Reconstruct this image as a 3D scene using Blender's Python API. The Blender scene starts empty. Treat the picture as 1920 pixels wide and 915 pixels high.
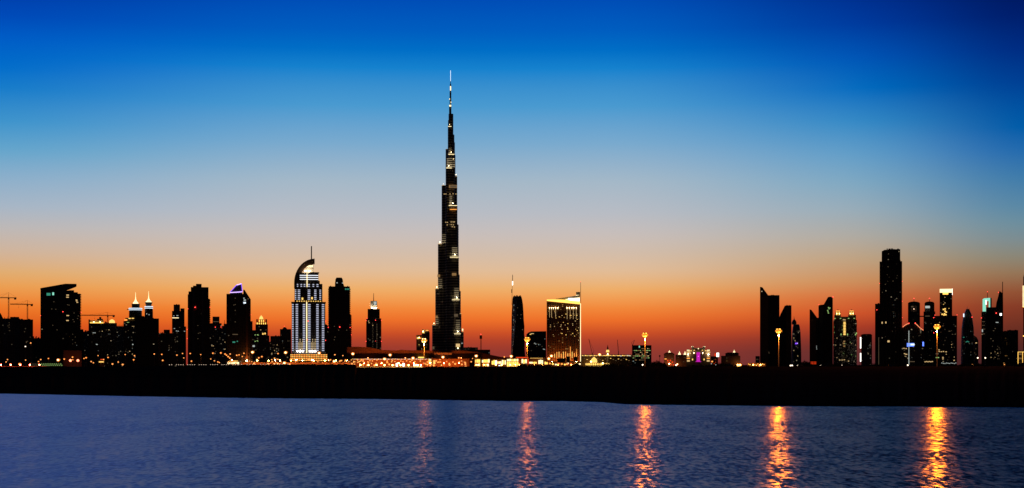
import bpy, bmesh, math, random
from mathutils import Vector, Matrix
R = math.radians
random.seed(7)
W_ANISO, W_ROUGH, W_FINE, W_MID, W_BIG, W_BIAS, W_SIDE, W_TAN = .64, .28, .52, .22, .12, .04, .33, 1      # water ripples: lobe stretch, roughness, slopes
MASTW = 780000.0          # light of the brightest creek mast lamps, watts
scene = bpy.context.scene
COL = scene.collection

# ---------------------------------------------------------------- camera
F, CX, HY, CAMZ = 3022.0, 960.0, 684.0, 12.0      # focal length, centre and horizon row in photo pixels; eye height in metres
cam_d = bpy.data.cameras.new('camera')
cam = bpy.data.objects.new('camera', cam_d); COL.objects.link(cam)
cam.location = (0, 0, CAMZ); cam.rotation_euler = (R(90), 0, 0)
cam_d.sensor_width = 36.0; cam_d.lens = F / 1920 * 36.0
cam_d.shift_y = (HY - 457.5) / 1920
cam_d.clip_start = 1.0; cam_d.clip_end = 90000
scene.camera = cam

# ---------------------------------------------------------------- view and world
scene.view_settings.view_transform = 'Standard'
scene.view_settings.look = 'None'
scene.view_settings.exposure = 0.0
scene.view_settings.gamma = 1.0
scene.view_settings.use_curve_mapping = False
scene.cycles.use_denoising = True
scene.cycles.denoiser = 'OPENIMAGEDENOISE'
scene.cycles.filter_width = 1.5
scene.cycles.max_bounces = 5
scene.cycles.diffuse_bounces = 2
scene.cycles.glossy_bounces = 3
scene.cycles.sample_clamp_indirect = 4.0

def lin(c):
    return tuple(((v / 255) / 12.92 if v <= 10 else ((v / 255 + 0.055) / 1.055) ** 2.4) for v in c)

# dusk sky: colour by elevation (rows of the photo -> tangent of elevation), four bearings round the afterglow and the dark east
SKY_L = [(690, (168, 52, 34)), (640, (196, 66, 30)), (612, (222, 88, 26)), (580, (238, 122, 40)), (545, (236, 158, 80)), (520, (226, 172, 110)), (480, (208, 180, 156)), (440, (190, 184, 182)),
         (400, (167, 182, 198)), (350, (140, 175, 203)), (300, (100, 165, 204)), (250, (62, 148, 204)), (190, (22, 124, 202)), (150, (0, 108, 202)), (100, (0, 92, 198)), (60, (0, 74, 184)), (0, (0, 56, 165)), (-150, (60, 110, 216)), (-480, (112, 142, 238)), (-900, (90, 116, 222)), (-1500, (6, 14, 40)), (-2300, (2, 5, 16))]
SKY_C = [(690, (138, 56, 50)), (660, (150, 58, 47)), (640, (174, 64, 42)), (622, (208, 82, 38)), (600, (238, 112, 42)), (580, (242, 134, 56)), (560, (242, 157, 82)), (540, (238, 176, 108)), (510, (226, 188, 150)), (475, (211, 189, 170)), (440, (200, 190, 186)),
         (400, (184, 188, 196)), (340, (164, 184, 200)), (270, (122, 170, 206)), (200, (74, 154, 208)), (160, (54, 142, 206)), (130, (22, 130, 206)), (95, (0, 110, 198)), (60, (0, 94, 192)), (0, (0, 77, 182)), (-150, (30, 90, 196)), (-480, (78, 100, 190)), (-900, (50, 68, 140)), (-1500, (3, 8, 28)), (-2300, (1, 4, 14))]
SKY_M = [(690, (92, 44, 46)), (660, (98, 46, 45)), (640, (120, 48, 42)), (615, (168, 58, 38)), (590, (206, 82, 42)), (560, (212, 108, 58)), (530, (204, 142, 92)), (490, (192, 162, 128)), (450, (176, 170, 160)),
         (400, (152, 172, 184)), (350, (126, 168, 194)), (300, (98, 158, 200)), (240, (52, 138, 198)), (180, (0, 108, 192)), (120, (0, 84, 182)), (60, (0, 58, 158)), (0, (0, 44, 140)), (-150, (0, 18, 62)), (-480, (6, 16, 44)), (-900, (3, 8, 26)), (-1500, (1, 4, 16)), (-2300, (1, 3, 10))]
SKY_R = [(690, (74, 36, 36)), (660, (78, 38, 36)), (620, (104, 46, 34)), (580, (132, 58, 38)), (550, (146, 84, 54)), (520, (148, 116, 86)), (490, (138, 134, 118)), (460, (124, 140, 144)),
         (430, (108, 142, 158)), (400, (90, 136, 165)), (350, (64, 124, 170)), (300, (34, 106, 174)), (260, (0, 92, 168)), (220, (0, 80, 160)), (180, (0, 64, 148)), (120, (0, 44, 130)), (60, (0, 30, 108)), (0, (0, 22, 92)), (-150, (0, 10, 40)), (-480, (3, 9, 26)), (-900, (2, 5, 16)), (-1500, (1, 3, 10)), (-2300, (1, 2, 8))]
SKY_E = [(690, (26, 21, 22)), (400, (14, 12, 18)), (0, (4, 6, 18)), (-900, (2, 4, 14)), (-2300, (1, 3, 10))]
VMAX = 1.0
world = bpy.data.worlds.new('World'); scene.world = world
world.use_nodes = True
wt = world.node_tree; wt.nodes.clear()
def wn(t, **k):
    n = wt.nodes.new(t)
    for a, v in k.items(): setattr(n, a, v)
    return n
def wmath(op, a, b=None, clamp=False):
    n = wn('ShaderNodeMath', operation=op); n.use_clamp = clamp
    for i, v in enumerate((a, b)):
        if v is None: continue
        if isinstance(v, (int, float)): n.inputs[i].default_value = v
        else: wt.links.new(v, n.inputs[i])
    return n.outputs[0]
tc = wn('ShaderNodeTexCoord'); sep = wn('ShaderNodeSeparateXYZ'); wt.links.new(tc.outputs['Generated'], sep.inputs[0])
dx, dy, dz = sep.outputs
hl = wmath('SQRT', wmath('ADD', wmath('MULTIPLY', dx, dx), wmath('MULTIPLY', dy, dy)))
vel = wmath('DIVIDE', dz, wmath('MAXIMUM', hl, 1e-4))
tel = wmath('DIVIDE', vel, VMAX, True)
az = wmath('ARCTAN2', dx, dy)
UPPER = (1.5, .8, .2, .15, 1.0)        # gain on the unseen high sky, shaped per bearing to tone the water
def ramp(stops, k=1.0):
    n = wn('ShaderNodeValToRGB'); cr = n.color_ramp; cr.interpolation = 'LINEAR'
    pts = sorted((max(0, min(1, (HY - y) / F / VMAX)), tuple(q * (k if y in (-480, -900) else 1) for q in lin(c))) for y, c in stops)
    while len(cr.elements) > 1: cr.elements.remove(cr.elements[0])
    cr.elements[0].position = pts[0][0]; cr.elements[0].color = (*pts[0][1], 1)
    for p, c in pts[1:]:
        e = cr.elements.new(p); e.color = (*c, 1)
    wt.links.new(tel, n.inputs[0]); return n.outputs[0]
def blend(a, b, px0, px1):
    a0, a1 = math.atan((px0 - CX) / F), math.atan((px1 - CX) / F)
    m = wn('ShaderNodeMapRange'); m.interpolation_type = 'SMOOTHSTEP'
    wt.links.new(az, m.inputs[0]); m.inputs[1].default_value = a0; m.inputs[2].default_value = a1
    x = wn('ShaderNodeMix', data_type='RGBA'); wt.links.new(m.outputs[0], x.inputs[0])
    wt.links.new(a, x.inputs[6]); wt.links.new(b, x.inputs[7]); return x.outputs[2]
c = blend(ramp(SKY_L, UPPER[0]), ramp(SKY_C, UPPER[1]), -60, 640)
c = blend(c, ramp(SKY_M, UPPER[2]), 1120, 1680)
c = blend(c, ramp(SKY_R, UPPER[3]), 1560, 1940)
m = wn('ShaderNodeMapRange'); m.interpolation_type = 'SMOOTHSTEP'
wt.links.new(wmath('ABSOLUTE', az), m.inputs[0]); m.inputs[1].default_value = R(24); m.inputs[2].default_value = R(75)
x = wn('ShaderNodeMix', data_type='RGBA'); wt.links.new(m.outputs[0], x.inputs[0]); wt.links.new(c, x.inputs[6]); wt.links.new(ramp(SKY_E), x.inputs[7])
bg = wn('ShaderNodeBackground'); wt.links.new(x.outputs[2], bg.inputs[0]); bg.inputs[1].default_value = 1.0
wo = wn('ShaderNodeOutputWorld'); wt.links.new(bg.outputs[0], wo.inputs[0])
world.cycles.sampling_method = 'MANUAL'; world.cycles.sample_map_resolution = 512

# ---------------------------------------------------------------- materials
def mat(name, base=(.1, .1, .1), rough=.7, spec=.3, metal=0.0, noise=.25, nscale=.2):
    m = bpy.data.materials.new(name); m.use_nodes = True
    t = m.node_tree; p = t.nodes['Principled BSDF']
    p.inputs['Roughness'].default_value = rough; p.inputs['Specular IOR Level'].default_value = spec; p.inputs['Metallic'].default_value = metal
    nt = t.nodes.new('ShaderNodeTexNoise'); nt.inputs['Scale'].default_value = nscale; nt.inputs['Detail'].default_value = 5
    co = t.nodes.new('ShaderNodeTexCoord'); t.links.new(co.outputs['Object'], nt.inputs['Vector'])
    mx = t.nodes.new('ShaderNodeMix'); mx.data_type = 'RGBA'
    mx.inputs[6].default_value = (*[v * (1 - noise) for v in base], 1); mx.inputs[7].default_value = (*[min(1, v * (1 + noise)) for v in base], 1)
    t.links.new(nt.outputs[0], mx.inputs[0]); t.links.new(mx.outputs[2], p.inputs['Base Color'])
    return m
def glow(name, col, s):
    m = bpy.data.materials.new(name); m.use_nodes = True
    t = m.node_tree; p = t.nodes['Principled BSDF']
    p.inputs['Base Color'].default_value = (.02, .02, .02, 1); p.inputs['Roughness'].default_value = .3
    p.inputs['Emission Color'].default_value = (*col, 1); p.inputs['Emission Strength'].default_value = s
    m.cycles.emission_sampling = 'NONE'
    return m
def facade(name, wall=(.22, .2, .18), glass=(.02, .025, .03), wu=4.2, hz=3.8, prob=.03, col=(1, .8, .5), s=.5, rough=.7):
    m = bpy.data.materials.new(name); m.use_nodes = True
    t = m.node_tree; p = t.nodes['Principled BSDF']; N, L = t.nodes.new, t.links.new
    def mt(op, a, b=None):
        n = N('ShaderNodeMath'); n.operation = op
        for i, v in enumerate((a, b)):
            if v is None: continue
            if isinstance(v, (int, float)): n.inputs[i].default_value = v
            else: L(v, n.inputs[i])
        return n.outputs[0]
    co = N('ShaderNodeTexCoord'); sp = N('ShaderNodeSeparateXYZ'); L(co.outputs['Object'], sp.inputs[0])
    oi = N('ShaderNodeObjectInfo')
    u = mt('DIVIDE', mt('ADD', sp.outputs[0], mt('ADD', sp.outputs[1], 1000.3)), wu); z = mt('DIVIDE', mt('ADD', sp.outputs[2], 7.7), hz)
    fu, fz = mt('FRACT', u), mt('FRACT', z)
    mask = mt('MULTIPLY', mt('MULTIPLY', mt('GREATER_THAN', fu, .18), mt('LESS_THAN', fu, .82)), mt('MULTIPLY', mt('GREATER_THAN', fz, .3), mt('LESS_THAN', fz, .86)))
    cb = N('ShaderNodeCombineXYZ'); L(mt('FLOOR', u), cb.inputs[0]); L(mt('FLOOR', z), cb.inputs[1]); L(mt('MULTIPLY', oi.outputs['Random'], 97), cb.inputs[2])
    wn_ = N('ShaderNodeTexWhiteNoise'); wn_.noise_dimensions = '3D'; L(cb.outputs[0], wn_.inputs['Vector'])
    lit = mt('MULTIPLY', mt('GREATER_THAN', wn_.outputs['Value'], 1 - prob), mask)
    sc = N('ShaderNodeSeparateColor'); L(wn_.outputs['Color'], sc.inputs[0])
    mx = N('ShaderNodeMix'); mx.data_type = 'RGBA'; L(mask, mx.inputs[0]); mx.inputs[6].default_value = (*wall, 1); mx.inputs[7].default_value = (*glass, 1)
    L(mx.outputs[2], p.inputs['Base Color'])
    L(mt('SUBTRACT', rough, mt('MULTIPLY', mask, rough - .25)), p.inputs['Roughness'])
    p.inputs['Specular IOR Level'].default_value = .3
    p.inputs['Emission Color'].default_value = (*col, 1)
    L(mt('MULTIPLY', lit, mt('MULTIPLY', mt('POWER', sc.outputs[1], 2.0), s)), p.inputs['Emission Strength'])
    m.cycles.emission_sampling = 'NONE'
    return m
M = {
 'conc': mat('concrete', (.22, .2, .18), .85), 'dark': mat('dark_cladding', (.06, .06, .065), .6), 'steel': mat('painted_steel', (.2, .2, .21), .5, .4),
 'pale': mat('pale_stone', (.45, .42, .36), .8), 'galv': mat('galvanised_steel', (.35, .35, .34), .5, .4), 'bark': mat('bark', (.08, .06, .04), .9, .2), 'leaf': mat('dark_foliage', (.045, .06, .03), .8, .15, noise=.5, nscale=1.2),
 'tile': mat('roof_tile', (.2, .1, .07), .8), 'brown': mat('brown_stone', (.28, .17, .11), .85, .2, nscale=.05), 'metal': mat('brushed_metal', (.45, .44, .42), .35, .5, .6),
 'f_dark': facade('dim_glass_facade', (.1, .1, .1), prob=.008, s=.25), 'f_res': facade('apartment_facade', (.24, .21, .18), prob=.025, s=.3), 'f_busy': facade('busy_apartment_facade', (.24, .21, .18), prob=.05, s=.35),
 'f_cool': facade('office_facade', (.14, .15, .16), prob=.03, col=(.8, 1, .95), s=.25), 'f_brown': facade('brown_stone_facade', (.3, .15, .07), prob=.09, col=(1, .5, .14), s=.4),
 'f_black': facade('unlit_facade', (.09, .085, .08), prob=.004), 'f_site': facade('unfinished_facade', (.25, .23, .2), glass=(.03, .03, .03), prob=.006),
 'w_warm': glow('lit_window_warm', (1, .66, .28), .75), 'w_white': glow('lit_window_white', (.85, .95, .9), .5), 'w_dim': glow('lit_window_dim', (1, .7, .4), .1), 'w_faint': glow('lit_window_faint', (.8, .9, .85), .16), 'w_teal': glow('lit_window_teal', (.1, .75, .5), .35), 'w_green': glow('lit_window_green', (.6, 1, .3), .5),
 'w_gold': glow('lit_window_gold', (1, .6, .14), 1.4), 'g_white': glow('flood_white', (1, .95, .85), 3.0), 'g_gold': glow('flood_gold', (1, .55, .1), 2.0), 'g_orange': glow('flood_orange', (1, .36, .06), 1.6), 'g_pale': glow('flood_pale', (1, .8, .42), 1.7),
 'g_col': glow('cool_white_column', (.88, .92, 1), 1.3), 'g_floor_a': glow('painted_uplight_bright', (1, .8, .48), .6), 'g_floor_b': glow('painted_uplight_mid', (1, .78, .45), .3), 'g_floor_c': glow('painted_uplight_low', (1, .76, .42), .17), 'g_ice': glow('ice_white_strip', (.75, .88, 1), 1.5), 'g_teal': glow('teal_white_light', (.35, 1, .75), .8), 'g_violet': glow('violet_neon', (.22, .07, 1), 1.5), 'g_lilac': glow('lilac_neon', (.6, .4, 1), 2.0), 'g_magenta': glow('magenta_screen', (.8, .02, .62), .8),
 'g_blue': glow('blue_sign', (.1, .2, 1), 2.2), 'g_red': glow('red_warning_light', (1, .05, .04), 4.0), 'g_redband': glow('red_band_light', (1, .06, .01), 1.0), 'g_dimgold': glow('dim_gold_wash', (1, .55, .2), .25),
 'lamp_sodium': glow('sodium_lamp', (1, .43, .1), 2.1), 'lamp_white': glow('white_lamp', (1, .78, .55), 4), 'lamp_mast': glow('mast_lamp', (1, .45, .06), 3.6), 'lamp_small': glow('dim_lamp', (1, .34, .08), 1.6), 'lamp_star': glow('bright_sodium_lamp', (1, .6, .24), 6), 'halo': glow('painted_lamp_halo', (1, .2, .02), .9), 'halo_star': glow('painted_bright_lamp_halo', (1, .26, .03), 1.1), 'halo_mast': glow('painted_mast_halo', (1, .3, .02), 1.15), 'lamp_rail': glow('rail_lamp', (1, .75, .55), 1.6),
}
def banded(name, period, wall, glass, frac=.5, vperiod=3.0):
    m = bpy.data.materials.new(name); m.use_nodes = True
    t = m.node_tree; p = t.nodes['Principled BSDF']; N, L = t.nodes.new, t.links.new
    co = N('ShaderNodeTexCoord'); sp = N('ShaderNodeSeparateXYZ'); L(co.outputs['Object'], sp.inputs[0])
    def mt(op, a, b):
        n = N('ShaderNodeMath'); n.operation = op
        for i, v in enumerate((a, b)):
            if isinstance(v, (int, float)): n.inputs[i].default_value = v
            else: L(v, n.inputs[i])
        return n.outputs[0]
    fz = mt('LESS_THAN', mt('FRACT', mt('DIVIDE', mt('ADD', sp.outputs[2], 1.3), period), 0), frac)
    fv = mt('LESS_THAN', mt('FRACT', mt('DIVIDE', mt('ADD', sp.outputs[0], 500.), vperiod), 0), .22)
    mask = mt('MAXIMUM', fz, mt('MULTIPLY', fv, .35))
    mx = N('ShaderNodeMix'); mx.data_type = 'RGBA'; L(mask, mx.inputs[0]); mx.inputs[6].default_value = (*glass, 1); mx.inputs[7].default_value = (*wall, 1)
    L(mx.outputs[2], p.inputs['Base Color'])
    p.inputs['Roughness'].default_value = .45; p.inputs['Specular IOR Level'].default_value = .3
    return m
M['burj'] = banded('banded_metal_and_glass', 7.4, (.5, .46, .38), (.025, .025, .03))
M['grand'] = banded('pale_banded_facade', 3.9, (.34, .31, .3), (.04, .035, .035), .4, 5.0)

def dashed(name, col, s, period, duty):                     # a lit column cut by dark floor edges
    m = bpy.data.materials.new(name); m.use_nodes = True
    t = m.node_tree; p = t.nodes['Principled BSDF']; N, L = t.nodes.new, t.links.new
    co = N('ShaderNodeTexCoord'); sp = N('ShaderNodeSeparateXYZ'); L(co.outputs['Object'], sp.inputs[0])
    o = sp.outputs[2]
    for op, v in (('ADD', 2.0), ('DIVIDE', period), ('FRACT', 0), ('LESS_THAN', duty), ('MULTIPLY', s)):
        n = N('ShaderNodeMath'); n.operation = op; n.inputs[1].default_value = v; L(o, n.inputs[0]); o = n.outputs[0]
    p.inputs['Base Color'].default_value = (.02, .02, .03, 1); p.inputs['Emission Color'].default_value = (*col, 1); L(o, p.inputs['Emission Strength'])
    m.cycles.emission_sampling = 'NONE'; return m
M['g_col_dash'] = dashed('dashed_white_column', (.76, .79, 1), .72, 4.5, .46)
M['w_warm_dash'] = dashed('dashed_warm_column', (1, .72, .36), .8, 4.5, .5)

# ---------------------------------------------------------------- helpers
def link(o, parent=None):
    COL.objects.link(o)
    if parent is not None: o.parent = parent
    return o
def mesh_obj(name, bm, m, parent=None, smooth=False):
    me = bpy.data.meshes.new(name); bm.normal_update(); bm.to_mesh(me); bm.free()
    if smooth:
        for f in me.polygons: f.use_smooth = True
    if m is not None: me.materials.append(m)
    return link(bpy.data.objects.new(name, me), parent)
def bm_box(bm, x0, x1, y0, y1, z0, z1):
    v = [bm.verts.new(p) for p in ((x0, y0, z0), (x1, y0, z0), (x1, y1, z0), (x0, y1, z0), (x0, y0, z1), (x1, y0, z1), (x1, y1, z1), (x0, y1, z1))]
    for f in ((3, 2, 1, 0), (4, 5, 6, 7), (0, 1, 5, 4), (1, 2, 6, 5), (2, 3, 7, 6), (3, 0, 4, 7)): bm.faces.new([v[i] for i in f])
def bm_prism(bm, pts, y0, y1):               # outline in (x, z), extruded along y
    a = [bm.verts.new((x, y0, z)) for x, z in pts]; b = [bm.verts.new((x, y1, z)) for x, z in pts]
    n = len(pts)
    bm.faces.new(a); bm.faces.new(b[::-1])
    for i in range(n): bm.faces.new([a[i], b[i], b[(i + 1) % n], a[(i + 1) % n]])
    bmesh.ops.recalc_face_normals(bm, faces=bm.faces[:])
def bm_lathe(bm, cx, cy, prof, n=20, sx=1.0, sy=1.0):
    rings = []
    for r, z in prof:
        rings.append([bm.verts.new((cx + sx * r * math.cos(2 * math.pi * i / n), cy + sy * r * math.sin(2 * math.pi * i / n), z)) for i in range(n)])
    for a, b in zip(rings, rings[1:]):
        for i in range(n): bm.faces.new([a[i], a[(i + 1) % n], b[(i + 1) % n], b[i]])
    bm.faces.new(rings[0][::-1]); bm.faces.new(rings[-1])
def bm_rod(bm, p, q, r0, r1=None, n=6):
    r1 = r0 if r1 is None else r1
    p, q = Vector(p), Vector(q); d = (q - p).normalized()
    a = d.orthogonal().normalized(); b = d.cross(a)
    r = [[bm.verts.new(c + a * (rr * math.cos(2 * math.pi * i / n)) + b * (rr * math.sin(2 * math.pi * i / n))) for i in range(n)] for c, rr in ((p, r0), (q, r1))]
    for i in range(n): bm.faces.new([r[0][i], r[0][(i + 1) % n], r[1][(i + 1) % n], r[1][i]])
    bm.faces.new(r[0][::-1]); bm.faces.new(r[1])
def tag(o, label, cat, group=None, kind=None):
    if label: o['label'] = label
    if cat: o['category'] = cat
    if group: o['group'] = group
    if kind: o['kind'] = kind
    return o
UNIT = {}
def unit_box(m):
    if m.name not in UNIT:
        bm = bmesh.new(); bm_box(bm, -.5, .5, -.5, .5, -.5, .5)
        me = bpy.data.meshes.new('panel_' + m.name); bm.to_mesh(me); bm.free(); me.materials.append(m); UNIT[m.name] = me
    return UNIT[m.name]
BALL = {}
def unit_ball(m):
    if m.name not in BALL:
        bm = bmesh.new(); bmesh.ops.create_icosphere(bm, subdivisions=2, radius=1.0)
        me = bpy.data.meshes.new('globe_' + m.name); bm.to_mesh(me); bm.free(); me.materials.append(m)
        for f in me.polygons: f.use_smooth = True
        BALL[m.name] = me
    return BALL[m.name]
def point_light(name, parent, loc, watts, col, radius=1.0):
    d = bpy.data.lights.new(name, 'POINT'); d.energy = watts; d.color = col; d.shadow_soft_size = radius
    o = link(bpy.data.objects.new(name, d), parent); o.location = loc
    o.visible_camera = True
    return o

GZ = 3.0
class B:
    """a building (or other thing) standing D metres off and facing the shore; plans and outlines are given in photo pixels and turned into metres at that distance"""
    def __init__(s, name, label, cat, px, D, group=None):
        s.D, s.px = D, px; s.az = math.atan((px - CX) / F); s.c = math.cos(s.az); s.rng = random.Random(int(px * 31 + D))
        s.o = link(bpy.data.objects.new(name, None)); s.o.location = ((px - CX) / F * D, D, GZ); s.o.rotation_euler = (0, 0, -s.az)
        s.o.empty_display_size = 5
        tag(s.o, label, cat, group); s.wf = 0.0
    def u(s, px): return (px - s.px) / F * s.D * s.c
    def z(s, py): return CAMZ + (HY - py) / F * s.D - GZ
    def m(s, n): return n / F * s.D
    def box(s, name, x0, x1, yt, yb=None, mt='f_dark', depth=None, w=None, parent=None):
        w = s.wf if w is None else w
        d = depth if depth is not None else max(6, min(45, s.m(x1 - x0) * .9))
        bm = bmesh.new(); bm_box(bm, s.u(x0), s.u(x1), w, w + d, 0 if yb is None else s.z(yb), s.z(yt))
        return mesh_obj(name, bm, M[mt], parent or s.o)
    def poly(s, name, pts, mt='f_dark', depth=20, w=None, parent=None):
        w = s.wf if w is None else w
        bm = bmesh.new(); bm_prism(bm, [(s.u(x), 0 if y is None else s.z(y)) for x, y in pts], w, w + depth)
        return mesh_obj(name, bm, M[mt], parent or s.o)
    def lathe(s, name, pxc, prof, mt='f_dark', w=None, n=20, sy=1.0, parent=None, smooth=True):
        bm = bmesh.new(); rm = max(r for r, y in prof)
        wc = (s.wf + s.m(rm) * sy) if w is None else w
        pr = [(max(.02, s.m(r)), 0 if y is None else s.z(y)) for r, y in prof]
        if pr[0][1] > pr[-1][1]: pr = pr[::-1]
        bm_lathe(bm, s.u(pxc), wc, pr, n, 1, sy)
        return mesh_obj(name, bm, M[mt], parent or s.o)
    def spire(s, name, px, yt, yb, r0=.6, r1=.25, mt='dark', w=None):
        w = s.wf + 6 if w is None else w
        bm = bmesh.new(); bm_rod(bm, (s.u(px), w, s.z(yb)), (s.u(px), w, s.z(yt)), s.m(r0), s.m(r1), 8)
        return mesh_obj(name, bm, M[mt], s.o)
    def rod(s, name, p, q, r=.5, mt='dark', w=0, parent=None):
        bm = bmesh.new(); bm_rod(bm, (s.u(p[0]), w, s.z(p[1])), (s.u(q[0]), w, s.z(q[1])), s.m(r), None, 6)
        return mesh_obj(name, bm, M[mt], parent or s.o)
    def win(s, x, y, wd=1.8, h=1.3, mt='w_warm', name='lit_window', w=None):
        w = s.wf if w is None else w
        o = link(bpy.data.objects.new(name, unit_box(M[mt])), s.o)
        o.location = (s.u(x), w - .05, s.z(y)); o.scale = (s.m(wd), .5, s.m(h)); return o
    def wins(s, pts, mt='w_warm', wd=1.8, h=1.3, name='lit_window', w=None):
        for x, y in pts: s.win(x, y, wd, h, mt, name, w)
    def scatter(s, n, x0, x1, y0, y1, mts=('w_warm', 'w_dim', 'w_dim', 'w_white'), wd=1.5, h=1.1, w=None):
        seen = set()
        n = max(2, int(n * .6)); mts = tuple('w_faint' if q == 'w_white' else q for q in mts)
        for _ in range(n * 3):
            if len(seen) >= n: break
            i, j = s.rng.randint(0, max(0, int((x1 - x0) / 2.5) - 1)), s.rng.randint(0, max(0, int((y1 - y0) / 2.6) - 1))
            if (i, j) in seen: continue
            seen.add((i, j)); s.win(x0 + 1.25 + i * 2.5, y0 + 1.3 + j * 2.6, wd * s.rng.uniform(.6, 1.1), h * s.rng.uniform(.7, 1.1), s.rng.choice(mts), w=w)
    def red(s, x, y, r=.75, w=None, mt='g_red', name='warning_light'):
        o = link(bpy.data.objects.new(name, unit_ball(M[mt])), s.o); k = s.m(r)
        o.location = (s.u(x), (s.wf - k * .6) if w is None else w, s.z(y)); o.scale = (k, k, k)
    def clutter(s, x0, x1, y, n=3, hmax=2.5, mt='dark'):
        for _ in range(n):
            a = s.rng.uniform(x0, x1 - 2); wd = s.rng.uniform(1.2, 3.5); h = s.rng.uniform(.8, hmax)
            s.box('roof_plant', a, min(a + wd, x1), y - h, y + .1, mt, depth=s.m(wd), w=s.wf + s.rng.uniform(3, 9))
    def light(s, x, y, w, watts, col=(1, .72, .35), r=1.0, name='uplight'):
        return point_light(name, s.o, (s.u(x), w, s.z(y)), watts, col, r)

# ---------------------------------------------------------------- the setting: water and land
def shore_row(px):
    pts = [(-600, 731), (0, 738), (60, 739), (250, 743), (480, 746.5), (700, 748), (830, 750), (960, 752), (1060, 752), (1130, 754), (1175, 758), (1300, 759.5), (1440, 761), (1560, 762), (1700, 762), (1920, 764), (2500, 767)]
    for (a, ya), (b, yb) in zip(pts, pts[1:]):
        if a <= px <= b: return ya + (yb - ya) * (px - a) / (b - a)
    return pts[0][1] if px < 0 else pts[-1][1]
def crest_row(px):
    pts = [(-600, 688), (100, 687.5), (300, 686.5), (440, 685.5), (480, 684.6), (560, 683.4), (666, 683.3), (669, 689), (790, 688.8), (810, 687.6), (960, 687.2), (1920, 686.8), (2500, 686.5)]
    for (a, ya), (b, yb) in zip(pts, pts[1:]):
        if a <= px <= b: return ya + (yb - ya) * (px - a) / (b - a)
    return pts[0][1] if px < 0 else pts[-1][1]
bm = bmesh.new(); rows = []
cols = [-2600, -1800, -1200, -800] + list(range(-600, 460, 12)) + list(range(460, 664, 6)) + [664, 666, 669, 671] + list(range(676, 2520, 8)) + [2700, 3100, 3700, 4600]
rg = random.Random(3)
for px in cols:
    ds = 12 * F / (shore_row(px) - HY) * (1 + rg.uniform(-.003, .003)); zc = CAMZ + (HY - crest_row(px)) / F * 1000
    k = rg.uniform(-.22, .22)
    prof = [(ds - 6, -.8), (ds, .03), (ds + 4, .7), (ds + 25, 1.3 + k), (720, 2.4 + k), (860, 5 + k), (960, zc - 1.6), (1000, zc + k * .8), (1030, zc - .4), (1120, 4.0), (1250, GZ), (3000, GZ), (9000, GZ), (60000, GZ)]
    rows.append([bm.verts.new(((px - CX) / F * d, d, z)) for d, z in prof])
for a, b in zip(rows, rows[1:]):
    for i in range(len(a) - 1): bm.faces.new([a[i], b[i], b[i + 1], a[i + 1]])
M['ground'] = mat('dark_damp_soil', (.022, .019, .015), .95, .02, noise=.5, nscale=.05)
gt = M['ground'].node_tree; gd = gt.nodes.new('ShaderNodeBsdfDiffuse')      # dull soil without any sheen
gt.links.new(gt.nodes['Principled BSDF'].inputs['Base Color'].links[0].from_socket, gd.inputs[0]); gt.links.new(gd.outputs[0], gt.nodes['Material Output'].inputs[0])
tag(mesh_obj('ground', bm, M['ground']), None, None, kind='structure')

wm = bpy.data.materials.new('creek_water'); wm.use_nodes = True
t = wm.node_tree; p = t.nodes['Principled BSDF']
p.inputs['Base Color'].default_value = (.004, .008, .016, 1); p.inputs['Roughness'].default_value = W_ROUGH; p.inputs['IOR'].default_value = 1.33; p.inputs['Specular IOR Level'].default_value = .8
p.inputs['Anisotropic'].default_value = W_ANISO
def noise_node(sx, sy, detail, rough=.55, dist=.3, off=0.0):
    co = t.nodes.new('ShaderNodeTexCoord'); mp = t.nodes.new('ShaderNodeMapping'); mp.inputs['Scale'].default_value = (sx, sy, 1); mp.inputs['Location'].default_value = (off, off * .7, 0); mp.inputs['Rotation'].default_value = (0, 0, R(4))
    t.links.new(co.outputs['Object'], mp.inputs['Vector'])
    n = t.nodes.new('ShaderNodeTexNoise'); n.inputs['Scale'].default_value = 1; n.inputs['Detail'].default_value = detail; n.inputs['Roughness'].default_value = rough; n.inputs['Distortion'].default_value = dist
    t.links.new(mp.outputs[0], n.inputs['Vector']); return n.outputs[0]
def tm(op, a, b):
    n = t.nodes.new('ShaderNodeMath'); n.operation = op
    for i, v in enumerate((a, b)):
        if isinstance(v, (int, float)): n.inputs[i].default_value = v
        else: t.links.new(v, n.inputs[i])
    return n.outputs[0]
# wind ripples run along the shore: slopes mostly towards and away from it, in three sizes, calmer and rougher patches
fine = tm('MULTIPLY', tm('SUBTRACT', noise_node(1.5, .42, 3), .5), W_FINE)
mid = tm('MULTIPLY', tm('SUBTRACT', noise_node(.34, .10, 3, .55, .6, 13), .5), W_MID)
big = tm('MULTIPLY', tm('SUBTRACT', noise_node(.05, .016, 3, .5, .8, 41), .5), W_BIG)
ny = tm('SUBTRACT', tm('ADD', tm('ADD', fine, mid), big), W_BIAS)
nx = tm('MULTIPLY', tm('SUBTRACT', noise_node(.8, .5, 3, .5, .3, 77), .5), W_SIDE)
cb = t.nodes.new('ShaderNodeCombineXYZ'); t.links.new(nx, cb.inputs[0]); t.links.new(ny, cb.inputs[1]); cb.inputs[2].default_value = 1
nv = t.nodes.new('ShaderNodeVectorMath'); nv.operation = 'NORMALIZE'; t.links.new(cb.outputs[0], nv.inputs[0])
t.links.new(nv.outputs[0], p.inputs['Normal'])
tg = t.nodes.new('ShaderNodeCombineXYZ'); tg.inputs[W_TAN].default_value = 1; t.links.new(tg.outputs[0], p.inputs['Tangent'])
bm = bmesh.new()
v = [bm.verts.new(q) for q in ((-3500, -400, 0), (3500, -400, 0), (3500, 1500, 0), (-3500, 1500, 0))]; bm.faces.new(v)
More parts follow.
